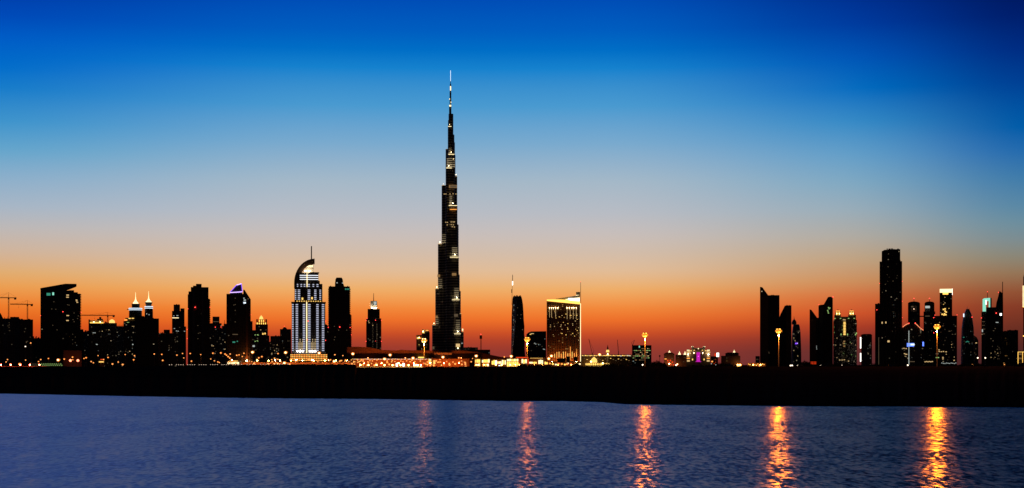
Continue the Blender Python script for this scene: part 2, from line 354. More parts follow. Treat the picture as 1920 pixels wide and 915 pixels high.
tag(mesh_obj('water', bm, wm), None, None, kind='structure')

# ---------------------------------------------------------------- towers, from one end of the skyline to the other
# --- construction blocks and their cranes
b = B('construction_block', 'dark unfinished block with stepped sloping top at the skyline end beside crane', 'building', -6, 3900)
b.poly('concrete_frame', [(-60, None), (-60, 604), (-30, 604), (-30, 594), (-4, 594), (-4, 586.5), (1, 587), (6.5, 598), (6.5, None)], 'f_site', 30)
b.clutter(-28, -6, 594, 3); b.scatter(8, -20, 4, 610, 670)
b = B('construction_block', 'dark unfinished block under the taller crane, flat top', 'building', 21, 3960)
b.box('concrete_frame', 6.5, 38, 597, mt='f_site', depth=40); b.box('lift_core', 19, 36, 594, 598, 'f_site', 18, w=4)
for i in range(5): b.box('column', 8 + i * 6.2, 9 + i * 6.2, 594.6 - (i % 2), 597.1, 'conc', 2, w=2)
b.wins([(17, 605), (17.5, 609), (17, 614), (15, 611), (17.6, 620)], 'w_dim', 1.2, 1)
b = B('construction_block', 'dark unfinished block under the shorter crane, two tiny lights near its base', 'building', 50, 3920)
b.box('concrete_frame', 36.5, 62, 599, mt='f_site', depth=36); b.clutter(38, 60, 599, 4, 2)
b.win(49.5, 641, 1.2, 2.4, 'w_dim'); b.win(46, 622, 1.6, .9, 'w_dim'); b.scatter(6, 38, 60, 610, 660, ('w_dim',))
def crane(label, px, D, top, foot, jy, jl, jr, cwl, name='tower_crane'):
    c = B(name, label, 'crane', px, D)
    bm = bmesh.new(); r = 1.1
    z0, z1 = c.z(foot), c.z(jy)
    for sx in (-r, r):
        for sy in (-r, r): bm_rod(bm, (sx, sy, z0), (sx, sy, z1), .6, n=4)
    n = int((z1 - z0) / 3.2)
    for i in range(n):
        a, e = z0 + (z1 - z0) * i / n, z0 + (z1 - z0) * (i + 1) / n
        q = r if i % 2 else -r
        for sy in (-r, r): bm_rod(bm, (q, sy, a), (-q, sy, e), .42, n=4); bm_rod(bm, (sy, q, a), (sy, -q, e), .42, n=4)
    mesh_obj('mast', bm, M['dark'], c.o)
    def boom(nm, xa, xb, h):
        bm = bmesh.new(); ua, ub = c.u(xa), c.u(xb)
        for yy in (-.8, .8): bm_rod(bm, (ua, yy, z1), (ub, yy, z1), .55, n=4)
        bm_rod(bm, (ua, 0, z1 + h), (ub, 0, z1 + h), .6, n=4)
        k = max(2, int(abs(ub - ua) / 3))
        for i in range(k):
            a, e = ua + (ub - ua) * i / k, ua + (ub - ua) * (i + .5) / k
            for yy in (-.8, .8): bm_rod(bm, (a, yy, z1), (e, 0, z1 + h), .38, n=4); bm_rod(bm, (e, 0, z1 + h), (ua + (ub - ua) * (i + 1) / k, yy, z1), .38, n=4)
        mesh_obj(nm, bm, M['dark'], c.o)
    boom('jib', px, jl, 1.7); boom('counter_jib', px, jr, 1.3)
    bm = bmesh.new(); bm_rod(bm, (-.5, 0, z1), (0, 0, c.z(top)), .4, .2, 4); bm_rod(bm, (.5, 0, z1), (0, 0, c.z(top)), .4, .2, 4); mesh_obj('apex', bm, M['dark'], c.o)
    bm = bmesh.new(); bm_box(bm, c.u(cwl) - 2.6, c.u(cwl) + 2.6, -1.2, 1.2, z1 - 3.6, z1 + 1); mesh_obj('counterweight', bm, M['conc'], c.o)
    bm = bmesh.new(); bm_box(bm, -1.9, 1.9, -3, -1.2, z1 - 3.2, z1 - .2); mesh_obj('cab', bm, M['dark'], c.o)
    bm = bmesh.new()
    for xx in (px + (jl - px) * .75, px + (jl - px) * .4, jr): bm_rod(bm, (0, 0, c.z(top)), (c.u(xx), 0, z1 + 1.5), .16, n=4)
    mesh_obj('tie_rod', bm, M['dark'], c.o)
    bm = bmesh.new(); hx = c.u(px + (jl - px) * .5); bm_rod(bm, (hx, 0, z1), (hx, 0, z1 - 7), .16, n=4); bm_box(bm, hx - .5, hx + .5, -.4, .4, z1 - 8.2, z1 - 7); mesh_obj('hook', bm, M['dark'], c.o)
    return c
crane('taller tower crane with long jib and counterweight, at the skyline end', 16.2, 3965, 548.4, 597, 558.8, -22, 31, 28.5)
crane('slim tower crane with jib over the flat block, beside the slanted-roof slab', 51.5, 3925, 563, 599, 571.2, 19, 62, 59.5)
b = B('low_block', 'low dark block with spiky roof between crane block and slanted-roof slab', 'building', 70, 4300)
b.box('body', 60, 78, 634, mt='f_black'); b.clutter(61, 76, 634, 5, 4)

# --- slab with the slanted overhanging roof
b = B('slab_tower', 'wide dark slab tower with slanted overhanging roof and teal lit windows', 'tower', 114, 4000)
b.poly('main_slab', [(76, None), (76, 541.6), (122, 538), (124, 539), (124, None)], 'f_black', 48)
b.poly('slanted_roof', [(75.6, 541.8), (76, 540.6), (122.5, 531.8), (143.6, 531.8), (143.6, 535.6), (125, 543.2), (123.5, 544.5), (100, 544.5), (76, 545)], 'dark', 50, w=-1)
b.poly('apartment_wing', [(123.5, None), (123.5, 545), (131, 543.8), (139, 543.8), (139, 547.5), (146, 547.5), (146, 550), (151, 550), (151, None)], 'f_black', 40, w=3)
b.box('apartment_annex', 150.5, 156.5, 617, mt='f_black', depth=30, w=6)
for i in range(22): b.box('balcony', 150.6, 152.6, 551 + i * 3.0, 552.5 + i * 3.0, 'conc', 14, w=5)
b.win(91, 552, 7, 5, 'w_teal'); b.win(99.7, 551, 3.2, 5.2, 'g_teal')
b.wins([(126.8, 553), (126.6, 557), (127, 591.5), (126.5, 600.8)], 'w_warm', 4.6, 1.8, w=3); b.wins([(143.5, 562), (145, 566.5), (144, 564)], 'w_warm', 3, 1.5, w=3)
b.wins([(137, 599), (145.5, 597), (139, 603), (127, 571), (129.5, 572), (139, 586.5), (147, 592)], 'w_dim', 1.6, 1.1, w=3)
b.wins([(99, 610), (107, 618.5), (101, 566), (97, 579.5), (104.5, 580)], 'w_dim', 1.8, 1); b.red(118, 584.5, .8); b.red(76, 592, .6); b.red(152.6, 585.5, .6)
b.scatter(14, 125, 150, 620, 670, ('w_dim', 'w_white', 'w_dim'), w=3)
b = B('low_block', 'low dark block touching the foot of the slanted-roof slab', 'building', 161, 4350)
b.box('body', 154, 168, 621.5, mt='f_res'); b.clutter(155, 167, 621.5, 3)

# --- orange crowned pair with crane
b = B('apartment_tower', 'dark apartment block with glowing orange roof terrace and small roof drum', 'building', 181, 4080)
b.box('body', 166, 196, 606, mt='f_res', depth=40); b.box('terrace_wall', 168, 194.5, 600.5, 606, 'pale', 8, w=12)
b.box('terrace_light', 168.3, 194, 604.4, 606.1, 'g_gold', 2, w=9); b.box('roof_drum', 182, 193, 597.5, 600.6, 'dark', 12, w=12); b.box('roof_plant', 186, 190, 594, 597.6, 'dark', 6, w=14)
b.box('corner_post', 166, 168.6, 599, 606.2, 'conc', 6, w=4); b.light(176, 603.5, 6, 900, (1, .55, .18)); b.light(188, 603.5, 6, 900, (1, .55, .18))
b.wins([(175, 624), (178, 624), (181, 645.5), (162 + 20, 646)], 'w_white', 2.4, 1); b.scatter(10, 168, 194, 612, 668)
b = B('apartment_tower', 'dark apartment block with glowing yellow dome on its roof beside a crane', 'building', 207, 4120)
b.box('body', 195.5, 219, 605.5, mt='f_res', depth=36); b.lathe('roof_dome', 210, [(5.4, 605.6), (5.2, 603), (4.2, 600.6), (2.2, 599.2), (.3, 598.7)], 'w_gold', n=16)
b.clutter(196, 204, 605.5, 3, 3); b.scatter(9, 198, 217, 612, 668)
crane('thin tower crane with very long jib above the orange roofed blocks', 202, 4125, 585.3, 605.6, 592, 153, 215.5, 213)
b = B('low_block', 'dark block with many spiky rods along its roof, beside yellow dome block', 'building', 225, 4180)
b.box('body', 218, 233, 611.5, mt='f_res'); 
for i in range(7): b.spire('roof_rod', 219 + i * 1.9, 608 + (i * 5 % 3), 611.6, .35, .25, w=4)
b.scatter(5, 219, 231, 620, 665)

# --- twin pavilion towers with white spires
def pavilion_tower(label, px, D, tiers):
    b = B('spired_tower', label, 'tower', px, D, 'twin towers with white lit spires'); return b
b = B('spired_tower', 'broad spired tower with white lit ring, cone and gold ledge beneath', 'tower', 252, 4020, 'pair of white lit spired towers')
b.box('body', 231.5, 256, 602, mt='f_busy', depth=36); b.lathe('drum', 254, [(12, 620), (12, 592), (11.6, 577)], 'dark', w=20)
b.lathe('ring_light', 254, [(11.9, 581.2), (12.3, 581.2), (12.3, 580.2), (11.9, 580.2)], 'g_ice', w=20); b.lathe('ring_light', 254, [(12, 578.3), (12.5, 578.3), (12.5, 577.2), (12, 577.2)], 'g_ice', w=20)
b.box('ledge', 238, 266, 579.4, 580.1, 'conc', 30, w=6); b.lathe('drum', 254.5, [(7.2, 577.2), (7.4, 570), (7.8, 569)], 'dark', w=20)
b.lathe('cone', 254.3, [(5.4, 569), (4.6, 566.5), (2.2, 564), (.9, 560), (.5, 556)], 'g_pale', w=20); b.spire('spire', 254.2, 547.5, 557, .5, .22, 'g_pale', 20)
b.win(243, 597, 4, 1.6, 'w_gold', 'terrace_light'); b.win(249, 596.8, 4.4, 1.4, 'w_gold', 'terrace_light'); b.win(236, 600, 5, 2.2, 'g_orange', 'terrace_light'); b.win(240, 604.5, 4, 1, 'w_green')
b.box('terrace', 235, 253, 596, 602.1, 'conc', 14, w=3); b.scatter(20, 232, 254, 608, 666); b.win(249, 645.8, 2, 2, 'w_white')
b = B('spired_tower', 'narrow spired tower with flared top and white lit cone', 'tower', 279, 4030, 'pair of white lit spired towers')
b.box('body', 271, 287, 597, mt='f_dark', depth=22); b.lathe('drum', 279, [(7.8, 600), (7.6, 585), (7.2, 575)], 'dark', w=12)
for y in (577.5, 574.6): b.lathe('ring_light', 279, [(7.5, y + .6), (7.8, y + .6), (7.8, y - .5), (7.5, y - .5)], 'g_ice', w=12)
b.lathe('flared_top', 278.7, [(5.2, 574.2), (5.4, 571), (7, 566.4)], 'dark', w=12); b.lathe('cone', 278.7, [(6, 566.3), (4.6, 564.6), (2.2, 562.2), (.9, 558.5), (.5, 554)], 'g_pale', w=12); b.spire('spire', 278.7, 545.5, 555, .5, .22, 'g_pale', 12)
b.wins([(275, 588.5), (279.5, 590)], 'w_white', 1.4, 1.6, w=-1)
b = B('dark_block', 'black windowless block in front of the pair of white spires', 'building', 277, 3900)
b.poly('body', [(255, None), (255, 595.5), (258, 592.5), (270, 592.5), (273, 597), (298, 597), (298, None)], 'f_black', 44); b.clutter(275, 296, 597, 3, 1.5)
b = B('low_block', 'long low dark block with flat box on its roof, below slim white-striped tower', 'building', 315, 3960)
b.box('body', 298, 334, 624.5, mt='f_res', depth=36); b.box('roof_box', 307, 318.5, 618, 624.6, 'f_dark', 18, w=6); b.clutter(299, 306, 624.5, 2, 2)
b.wins([(317, 648), (317, 652), (317.5, 655), (328, 637), (329, 641)], 'w_dim', 1.2, 1.4); b.scatter(8, 300, 332, 632, 665, ('w_dim', 'w_dim', 'w_white'))
b = B('stepped_tower', 'slim dark tower with two white lines of windows and one lower shoulder', 'tower', 334, 4060)
b.box('body', 322.5, 338.5, 583, mt='f_dark', depth=30); b.box('body_tier', 325.5, 337.5, 571, 583.1, 'f_dark', 24, w=3); b.box('shoulder', 338.4, 346, 578, mt='f_black', depth=24, w=3); b.box('shoulder', 345.9, 349, 612, mt='f_black', depth=22, w=4)
b.win(326, 592.3, 2, 1.1, 'w_white'); b.win(332.5, 591.7, 3.5, 1.1, 'w_white'); b.win(329, 596, 12, 1.2, 'g_pale')
b.wins([(327, 616), (331, 620.5), (334, 621), (328, 628), (346, 621)], 'w_white', 2.2, 1); b.scatter(10, 323, 338, 610, 660); b.clutter(327, 337, 571, 2, 1.2)

# --- big stepped black tower
b = B('stepped_tower', 'broad black tower with stepped top and red light, left of violet crown', 'tower', 373, 3980)
b.o['label'] = 'broad black tower with stepped blocky top and one red light high up'
b.poly('body', [(352, None), (352, 552), (353.5, 552), (353.5, 546.5), (357.8, 546.5), (357.8, 538.3), (367, 538.3), (391, 538.3), (391, 560), (393.6, 560), (393.6, None)], 'f_black', 44)
b.box('crown_block', 367.5, 378, 532, 538.4, 'f_black', 18, w=5); b.box('crown_step', 362, 367.6, 535.5, 538.4, 'dark', 12, w=5); b.box('bay', 361, 365, 545, 690, 'conc', 2, w=-2); b.box('bay', 378, 382, 545, 690, 'conc', 2, w=-2)
b.red(366, 576.3, 1.0, w=-3); b.red(352.3, 579, .6); b.red(393.8, 576, .6); b.red(351, 617.5, .6); b.red(351, 635, .6)
for i in range(24): b.box('balcony', 393.4, 394.6, 562 + i * 4, 564 + i * 4, 'conc', 12, w=6)
b.wins([(362, 572), (371, 610.5), (375, 624), (372, 625), (371, 635)], 'w_dim', 1.6, 1, w=-.3)
b = B('apartment_tower', 'narrow dark tower with lit attic slot beside broad black tower', 'tower', 405, 4400)
b.box('body', 392, 415.5, 606, mt='f_busy', depth=26); b.box('attic', 398.5, 411.5, 593.5, 606.1, 'f_dark', 20, w=3); b.win(405, 603, 10, 1, 'w_dim', w=3); b.red(403.7, 613.4, .7); b.red(414.3, 613, .6)
b.scatter(16, 396, 414, 616, 662)
b = B('apartment_tower', 'dark tower stepping down like stairs with a rod on top, beside violet crown', 'tower', 420, 4450)
b.poly('body', [(412, None), (412, 616), (416, 616), (416, 611), (419.5, 611), (419.5, 607), (425, 607), (425, None)], 'f_busy', 22); b.spire('roof_rod', 421, 600, 607.2, .5, .35); b.scatter(14, 413, 424, 622, 662)

# --- violet crown
b = B('wedge_tower', 'dark tower with violet neon triangular glass crown', 'tower', 447, 4010)
b.box('body', 424.6, 456.3, 551, mt='f_dark', depth=36)
b.poly('wing', [(456.2, None), (456.2, 543), (458.5, 543.2), (470.2, 561), (470.2, None)], 'f_dark', 34, w=2)
b.box('shoulder', 470, 473.6, 602, mt='f_black', depth=20, w=5)
b.poly('glass_crown', [(431, 551.1), (431.5, 548), (443.5, 534.6), (452.6, 532), (454.6, 551.1)], 'f_cool', 22, w=3)
b.rod('neon_line', (431.2, 548.6), (454.2, 547), .75, 'g_lilac', 2); b.rod('neon_line', (431.3, 548), (443.6, 534.4), .6, 'g_violet', 2); b.rod('neon_line', (443.6, 534.4), (452.6, 531.8), .8, 'g_lilac', 2); b.rod('neon_line', (452.6, 531.8), (454.4, 547), .55, 'g_violet', 2)
b.win(461, 562.5, 8, 2.2, 'w_white', 'lit_sign', 2); b.win(460, 567.5, 7, 3, 'g_ice', 'lit_sign', 2); b.win(457.5, 559, 2, 2, 'w_white', w=2); b.win(465, 560, 3, 1.4, 'w_dim', w=2)
b.wins([(441, 559), (441, 571), (438.5, 572), (441, 582), (441, 603.5)], 'w_dim', 1.6, 1.2); b.win(441, 627, 10, 1.4, 'w_dim'); b.win(438.5, 641.5, 5, 2.4, 'w_teal'); b.win(445, 640, 2, 2, 'w_teal'); b.red(471, 590, .5)
b.box('corner_column', 461, 465, 560, mt='brown', depth=2, w=.2)
b.light(463, 676, -14, 16000, (1, .28, .06), .7)
b = B('low_block', 'low dark block between violet crown tower and yellow crowned tower', 'building', 476, 4420)
b.box('body', 472, 481, 619, mt='f_busy'); b.scatter(8, 473, 480, 625, 664)

# --- yellow crown tower
b = B('crowned_tower', 'small dark tower with golden lit tiered crown and dome', 'tower', 491, 4200)
b.box('body', 479, 502.3, 608, mt='f_busy', depth=30); b.box('base', 484, 505, 629, mt='f_busy', depth=26, w=-3)
b.box('crown_tier', 482, 498.5, 603.5, 608.1, 'brown', 20, w=3); b.box('crown_tier', 485, 495.5, 598.5, 603.6, 'brown', 13, w=6)
for x in (481.5, 485.3, 489.3, 493.3, 497): b.box('lit_column', x, x + 1.6, 604.8, 608.1, 'g_gold', 1.6, w=1)
for x in (480.5, 497.6): b.box('corner_turret', x, x + 3, 598.5, 608.1, 'brown', 4, w=3)
for x in (485.8, 489.4, 493): b.box('lit_column', x, x + 1.4, 599.5, 603.6, 'g_gold', 1.6, w=4.5)
b.lathe('dome', 489.8, [(3.6, 598.6), (3.6, 596.5), (2.4, 593.5), (.5, 592), (.3, 590)], 'w_gold', w=13, n=14)
b.wins([(493, 626), (497, 625.4)], 'w_gold', 2.4, 3); b.win(475.5, 649, 4.4, 3, 'w_white', w=-3)
b.wins([(478.5, 628), (483, 627.6), (484, 628.5), (487, 634.6), (489.5, 635.6), (482.4, 639), (478.5, 640), (484.4, 640), (486, 637)], 'w_green', 2.2, 1.4)
b.scatter(14, 480, 501, 612, 664)
b = B('low_block', 'low dark apartment block left of the peaked block, scattered white windows', 'building', 517, 4240)
b.o['label'] = 'low flat-topped dark block beside a peaked dark block, scattered white windows'
b.box('body', 507, 526, 630, mt='f_busy', depth=30); b.clutter(515, 525, 630, 2, 1.5); b.box('wing', 500, 530, 641, mt='f_busy', depth=20, w=-22); b.scatter(26, 501, 526, 643, 668, w=-22)
b = B('apartment_tower', 'dark block with small peaked roof beside the brightly striped tower', 'building', 535, 4260)
b.box('body', 525, 546, 617, mt='f_res', depth=30); b.poly('peaked_roof', [(529, 617.1), (531.5, 614), (533, 612.8), (537, 614.5), (538, 617.1)], 'tile', 12, w=5); b.red(533.2, 611.6, .6, 8); b.scatter(12, 526, 545, 625, 666)

# --- grand striped hotel tower
b = B('hotel_tower', 'grand tower with curved sail crown, mast and columns of white lights', 'tower', 578, 3950)
b.box('tower_body', 547, 610, 567.5, mt='grand', depth=60); b.box('cornice', 546, 611, 566, 567.7, 'brown', 62, w=-1)
b.box('tower_tier', 552.2, 604.6, 532, 566.1, 'grand', 48, w=4); b.box('tower_tier', 552.4, 599.6, 526, 532.1, 'grand', 42, w=6); b.box('tower_tier', 561, 597.2, 511, 526.1, 'grand', 34, w=8); b.box('ledge', 580, 598.5, 510, 511.2, 'pale', 30, w=7)
arc = [(551.4, 540)] + [(590 - 38.6 * math.cos(R(a)), 530 - 45.6 * math.sin(R(a))) for a in range(0, 81, 8)] + [(590, 484.2)]
inn = [(590, 494)] + [(590 - 29 * math.cos(R(a)), 530 - 35.5 * math.sin(R(a))) for a in range(80, -1, -8)] + [(561, 540)]
b.poly('curved_sail', arc + inn, 'brown', 22, w=9)
b.box('crown_room', 569.5, 588, 497, 511.1, 'pale', 16, w=16); b.win(578, 498.4, 18, 3.4, 'g_pale', 'crown_lantern', 15)
b.light(580, 508, 8, 9000, (1, .8, .55)); b.light(573, 508, 8, 5000, (1, .8, .55))
b.spire('mast', 584, 460, 512, 1.15, 1.0, 'brown', 26)
b.box('light_line', 574.3, 575.9, 566.2, 662, 'g_pale', 1.2, w=-1.8); b.box('light_line', 575, 576.4, 512, 538, 'g_pale', 1, w=3)
def strip(x0, x1, y0, y1, w, step=3.45, mt='g_col'):
    bm = bmesh.new(); bm_box(bm, b.u(x0), b.u(x1), w - .6, w + .05, b.z(y1), b.z(y0)); col_ = mesh_obj('light_column', bm, M[mt + '_dash'], b.o)
for x0, x1 in ((547.5, 550.6), (554.5, 558.8), (567.8, 572.2), (577.5, 582.2), (593, 597.4), (603.6, 608)): strip(x0, x1, 570, 659, 0)
for x0, x1 in ((553, 555.4), (558.4, 562.8), (577, 581.6), (589.2, 593.2), (599, 602)): strip(x0, x1, 543, 563, 4)
for x0, x1 in ((557, 559), (563.5, 566.3), (569.5, 572.5), (577, 581), (586, 589), (593.5, 597)): strip(x0, x1, 531.5, 538, 3)
for y in (516, 519.8, 523.6): b.win(579.5, y, 34.5, 1.2, 'g_col', 'light_row', 8)
for i in range(11): b.win(557 + i * 4.4, 564.6, 2.2, 1.4, 'w_gold', 'cornice_light', 3.7)
b.wins([(567, 560), (585, 559)], 'w_gold', 3, 4, w=3.6)
for x in (563, 586): b.light(x, 658.5, -7, 4000, (1, .93, .82), 2); b.light(x - 5, 658.5, -5, 1500, (1, .93, .82), 2); b.light(x + 5, 658.5, -5, 1500, (1, .93, .82), 2)
for x0 in (559.6, 583.2):
    for i in range(4): strip(x0 + i * 2.4, x0 + i * 2.4 + 1.3, 641 - (i % 2) * 6, 659, -.1, mt='w_warm')
b.box('podium', 544, 615, 663, mt='brown', depth=90, w=-16)
for j in range(4):
    for i in range(22): b.win(546 + i * 3.15, 665.5 + j * 3.4, 2.0, 2.0, 'g_orange' if (i * 7 + j * 3) % 5 else 'w_gold', 'podium_window', -16)
b.red(577.5, 602, .9); b.red(610.6, 602, .6); b.red(576, 637, .8, -2.6); b.red(610.6, 638, .7)

b = B('apartment_tower', 'thin dark block with red lights tucked behind the striped tower', 'building', 611, 4300)
b.poly('body', [(604, None), (604, 612), (608.5, 607), (613, 609), (616.5, 613), (616.5, None)], 'f_black', 20); b.red(609.8, 603.2, .7); b.red(615.4, 614, .8); b.red(610.2, 638.2, .7)

# --- dark rounded tower
b = B('balcony_tower', 'tall black tower with rounded roof drum and balcony edges, beside striped tower', 'tower', 636, 4005)
b.box('body', 616.2, 656, 537, mt='f_black', depth=50); b.box('wing', 655.8, 658.6, 590, mt='f_black', depth=36, w=5)
b.poly('roof_drum', [(628, 537.1), (628, 531), (629, 523), (631, 520), (640.5, 520), (642.6, 523), (643.6, 531), (645.5, 536), (645.5, 537.1)], 'f_black', 26, w=8)
for i in range(36):
    b.box('balcony', 615, 616.4, 541 + i * 3.6, 542.6 + i * 3.6, 'conc', 24, w=6)
    b.box('balcony', 655.8 if i < 14 else 658.4, 657.3 if i < 14 else 659.6, 541 + i * 3.6, 542.6 + i * 3.6, 'conc', 24, w=6)
b.wins([(632, 530), (642.5, 530.4)], 'w_white', 2.2, 1.6, w=8); b.wins([(648, 542), (651, 542), (654, 542)], 'w_teal', 2, 2.6); b.wins([(627, 612), (635, 619), (628, 632), (627, 637), (650, 619)], 'w_dim', 1.6, 1.2)
b.red(637, 613.2, 1.0); b.red(656.5, 613.8, .7); b.red(615.6, 613.8, .6); b.red(659, 628, .5); b.box('roof_fin', 619, 621, 535.5, 537.1, 'dark', 8, w=6); b.box('roof_fin', 651, 653, 535.6, 537.1, 'dark', 8, w=6)

# --- slim tower with pale lit lantern
b = B('lantern_tower', 'slim dark tower with pale lit square lantern and thin spire', 'tower', 701, 4500)
b.box('body', 686.6, 715, 597, mt='f_busy', depth=44); b.box('body_tier', 689.3, 712, 579.2, 597.1, 'f_dark', 36, w=4); b.box('lantern', 694.6, 707, 564, 579.3, 'pale', 20, w=12)
b.light(698, 577.5, 6, 5000, (1, .85, .6)); b.light(704, 577.5, 6, 5000, (1, .85, .6)); b.win(703.4, 568, 5, 6, 'w_white', 'lantern_window', 12); b.spire('spire', 700.6, 549, 564.1, .7, .35, w=22)
b.wins([(691, 602), (692, 605), (699, 610)], 'w_warm', 1.6, 1.2); b.red(688, 597, .6); b.red(704, 600.5, .8); b.red(686.4, 601, .6); b.red(715.2, 600.6, .6); b.red(686.4, 640, .6); b.red(704, 639.6, .7); b.red(715.2, 640, .6)
b.box('pier', 700, 704.5, 600, 690, 'conc', 1.5, w=-1.5)
for i in range(14): b.win(698.6 + (i % 2) * .9, 606 + i * 3.6, 1, 1.2, 'w_dim'); b.win(706.6, 608 + i * 3.4, 1.6, 1.1, 'w_dim')

# --- mall
b = B('shopping_mall', 'long low brown mall with gently curved roof and rows of lamps', 'mall', 800, 3300)
pts = [(650, None), (650, 651), (660, 650), (672, 650), (690, 651.2), (704, 653.2), (716, 656), (742, 657), (752, 655.7), (766, 656.6), (785, 656.8), (830, 657.4), (868, 657), (896, 660), (940, 669), (975, 671), (975, None)]
b.poly('roof_mass', pts, 'brown', 160, w=20); b.box('arcade', 662, 880, 672.6, mt='brown', depth=30, w=-8); b.box('projecting_bay', 814, 848, 661, mt='pale', depth=10, w=12)
for i in range(58): b.win(661 + i * 2.62 + b.rng.uniform(-.5, .5), 673.4 + b.rng.uniform(-.3, .3), b.rng.choice((1, 1.4, 2.4)), .9, 'lamp_rail' if i % 3 else 'w_gold', 'eave_light', -8)
for i in range(36): b.win(664 + i * 5.8 + b.rng.uniform(-2, 2), 677 + b.rng.uniform(0, 9), b.rng.uniform(1.4, 4), b.rng.uniform(1, 2.4), b.rng.choice(('g_dimgold', 'g_orange', 'g_redband', 'w_gold')), 'shopfront', -8)
for x in (684, 716, 748, 776, 806, 832, 860): b.light(x, 681, -30, 24000, (1, .17, .02), .7)
for x in (690, 760, 830, 865): b.light(x, 671, 4, 350, (1, .2, .05), .7)
b.win(790, 670.2, 12, 2.2, 'g_gold', 'shop_sign', 12); b.box('pylon', 808.6, 812, 671, mt='dark', depth=4, w=-12)
b.win(806, 678, 5, 8, 'w_gold', 'shopfront', -8); b.win(813.5, 679, 5, 7, 'w_gold', 'shopfront', -8)
def billboard(label, x0, x1, y0, y1, mt, D, frame='steel', name='billboard', cat='billboard', cells=1):
    c = B(name, label, cat, (x0 + x1) / 2, D); c.box('frame', x0 - .4, x1 + .4, y0 - .4, y1 + .4, frame, 1.2, w=0); c.box('post', (x0 + x1) / 2 - .5, (x0 + x1) / 2 + .5, y1 + .3, mt='steel', depth=1.2, w=.4)
    n = cells
    for i in range(n):
        a, e = x0 + (x1 - x0) * i / n, x0 + (x1 - x0) * (i + 1) / n; c.win((a + e) / 2, (y0 + y1) / 2, (e - a) - (.5 if n > 1 else 0), y1 - y0, mt, 'panel', 0)
    return c
billboard('tall white glowing panel in front of the mall, nearer the lantern tower', 742.3, 745.8, 681, 688.6, 'g_white', 1500)
billboard('tall white glowing panel in front of the mall, nearer the tallest tower', 754.8, 758.3, 681, 688.6, 'g_white', 1500)

# --- pair of small orange crowned towers
b = B('hotel_block', 'small twin-topped brown tower with orange lit roofs behind a mast lamp', 'tower', 793, 4250)
b.box('block', 780.6, 792, 628, mt='f_brown', depth=30); b.box('block', 790.8, 805.6, 622.5, mt='f_brown', depth=34, w=-3); b.poly('slanted_crown', [(791.5, 622.6), (791.5, 617), (797, 618.5), (800, 617.5), (804.5, 618.2), (804.5, 622.6)], 'pale', 12, w=4)
b.light(793.5, 621.4, -2, 1800, (1, .6, .2)); b.win(794, 624, 5, 1.4, 'w_gold', 'crown_light', -3); b.win(801, 619.4, 5, 1.6, 'g_orange', 'crown_light', 3.8); b.win(783.6, 634, 4, 3, 'w_gold', 'crown_light'); b.win(788.5, 634, 2.6, 2, 'g_orange', 'crown_light'); b.light(786, 633, -5, 900, (1, .6, .2))
b.scatter(14, 782, 804, 640, 656, ('w_warm', 'w_gold', 'w_dim'), w=-3)

# --- the tallest tower
b = B('supertall_tower', 'immensely tall stepped needle tower, highest in the skyline, gold lit terraces', 'tower', 845, 4500)
def lobe(x0, x1, yt, wc, dep=None, name='wing', mt='burj'):
    a = b.m(x1 - x0) / 2; d = dep or a
    bm = bmesh.new(); bm_lathe(bm, b.u((x0 + x1) / 2), wc, [(1, 0), (1, b.z(yt))], 20, a, d)
    return mesh_obj(name, bm, M['burj' if mt is None else mt], b.o)
LW = [(840, 849, 225), (835.5, 848, 279), (828, 841, 347), (821, 835, 457), (816, 830, 541), (810, 824, 609)]
for i, (x0, x1, yt) in enumerate(LW): lobe(x0, x1, yt, 6 + i * 5, 10)
RW = [(841, 850, 213.5), (841, 852, 252), (843, 853, 266), (845, 857.4, 329.5), (846, 859.6, 425), (849, 862, 514), (852, 865.2, 588), (857, 869.6, 622)]
for i, (x0, x1, yt) in enumerate(RW): lobe(x0, x1, yt, 4 + i * 4.2, 10)
lobe(836, 860, 420, 22, 20, 'core'); lobe(824, 864, 545, 26, 20, 'core'); lobe(838, 854, 290, 14, 14, 'core')
FW = [(839.6, 846.6, 238), (840, 852.4, 290.5), (835.8, 847.5, 316.5), (840.8, 857.6, 387), (843, 860.2, 483.5), (847, 862, 563), (851, 864, 626.5)]
for i, (x0, x1, yt) in enumerate(FW): lobe(x0, x1, yt, -3 - i * 5, 7, 'wing')
lobe(842, 846.4, 200, 2, 3.4, 'needle'); lobe(843, 846.2, 172, 2, 2.4, 'needle', 'steel'); lobe(843.6, 845.9, 157, 2, 1.6, 'needle', 'steel')
b.lathe('spire', 844.8, [(.6, 157.2), (.35, 131.2)], 'metal', w=2, n=10)
b.box('spire_light', 844.45, 845.2, 132, 152, 'g_ice', .8, w=.2)
for x, y, wd, h in ((844.8, 166, 2, 8), (844.2, 198.5, 3.6, 3), (843, 186, 1.2, 2), (845.6, 192, 1, 2.4)): b.win(x, y, wd, h, 'g_pale', 'spire_light', -3)
for (x0, x1, yt), i in zip(FW, range(9)):
    w = -3 - i * 5; b.box('terrace_light', x0 + .6, x1 - .4, yt - .45, yt + .45, 'g_pale', 1.0, w=w - 7.3)
for (x0, x1, yt) in LW: b.win(x0 + 3.4, yt - .2, 6.4, 1.0, 'w_warm', 'terrace_light', 10)
for (x0, x1, yt) in (RW[0], RW[3], RW[6], RW[7]): b.win(x1 - 1.8, yt - .2, 3, 1.0, 'w_warm', 'terrace_light', 10)
UG = (1, .74, .36)
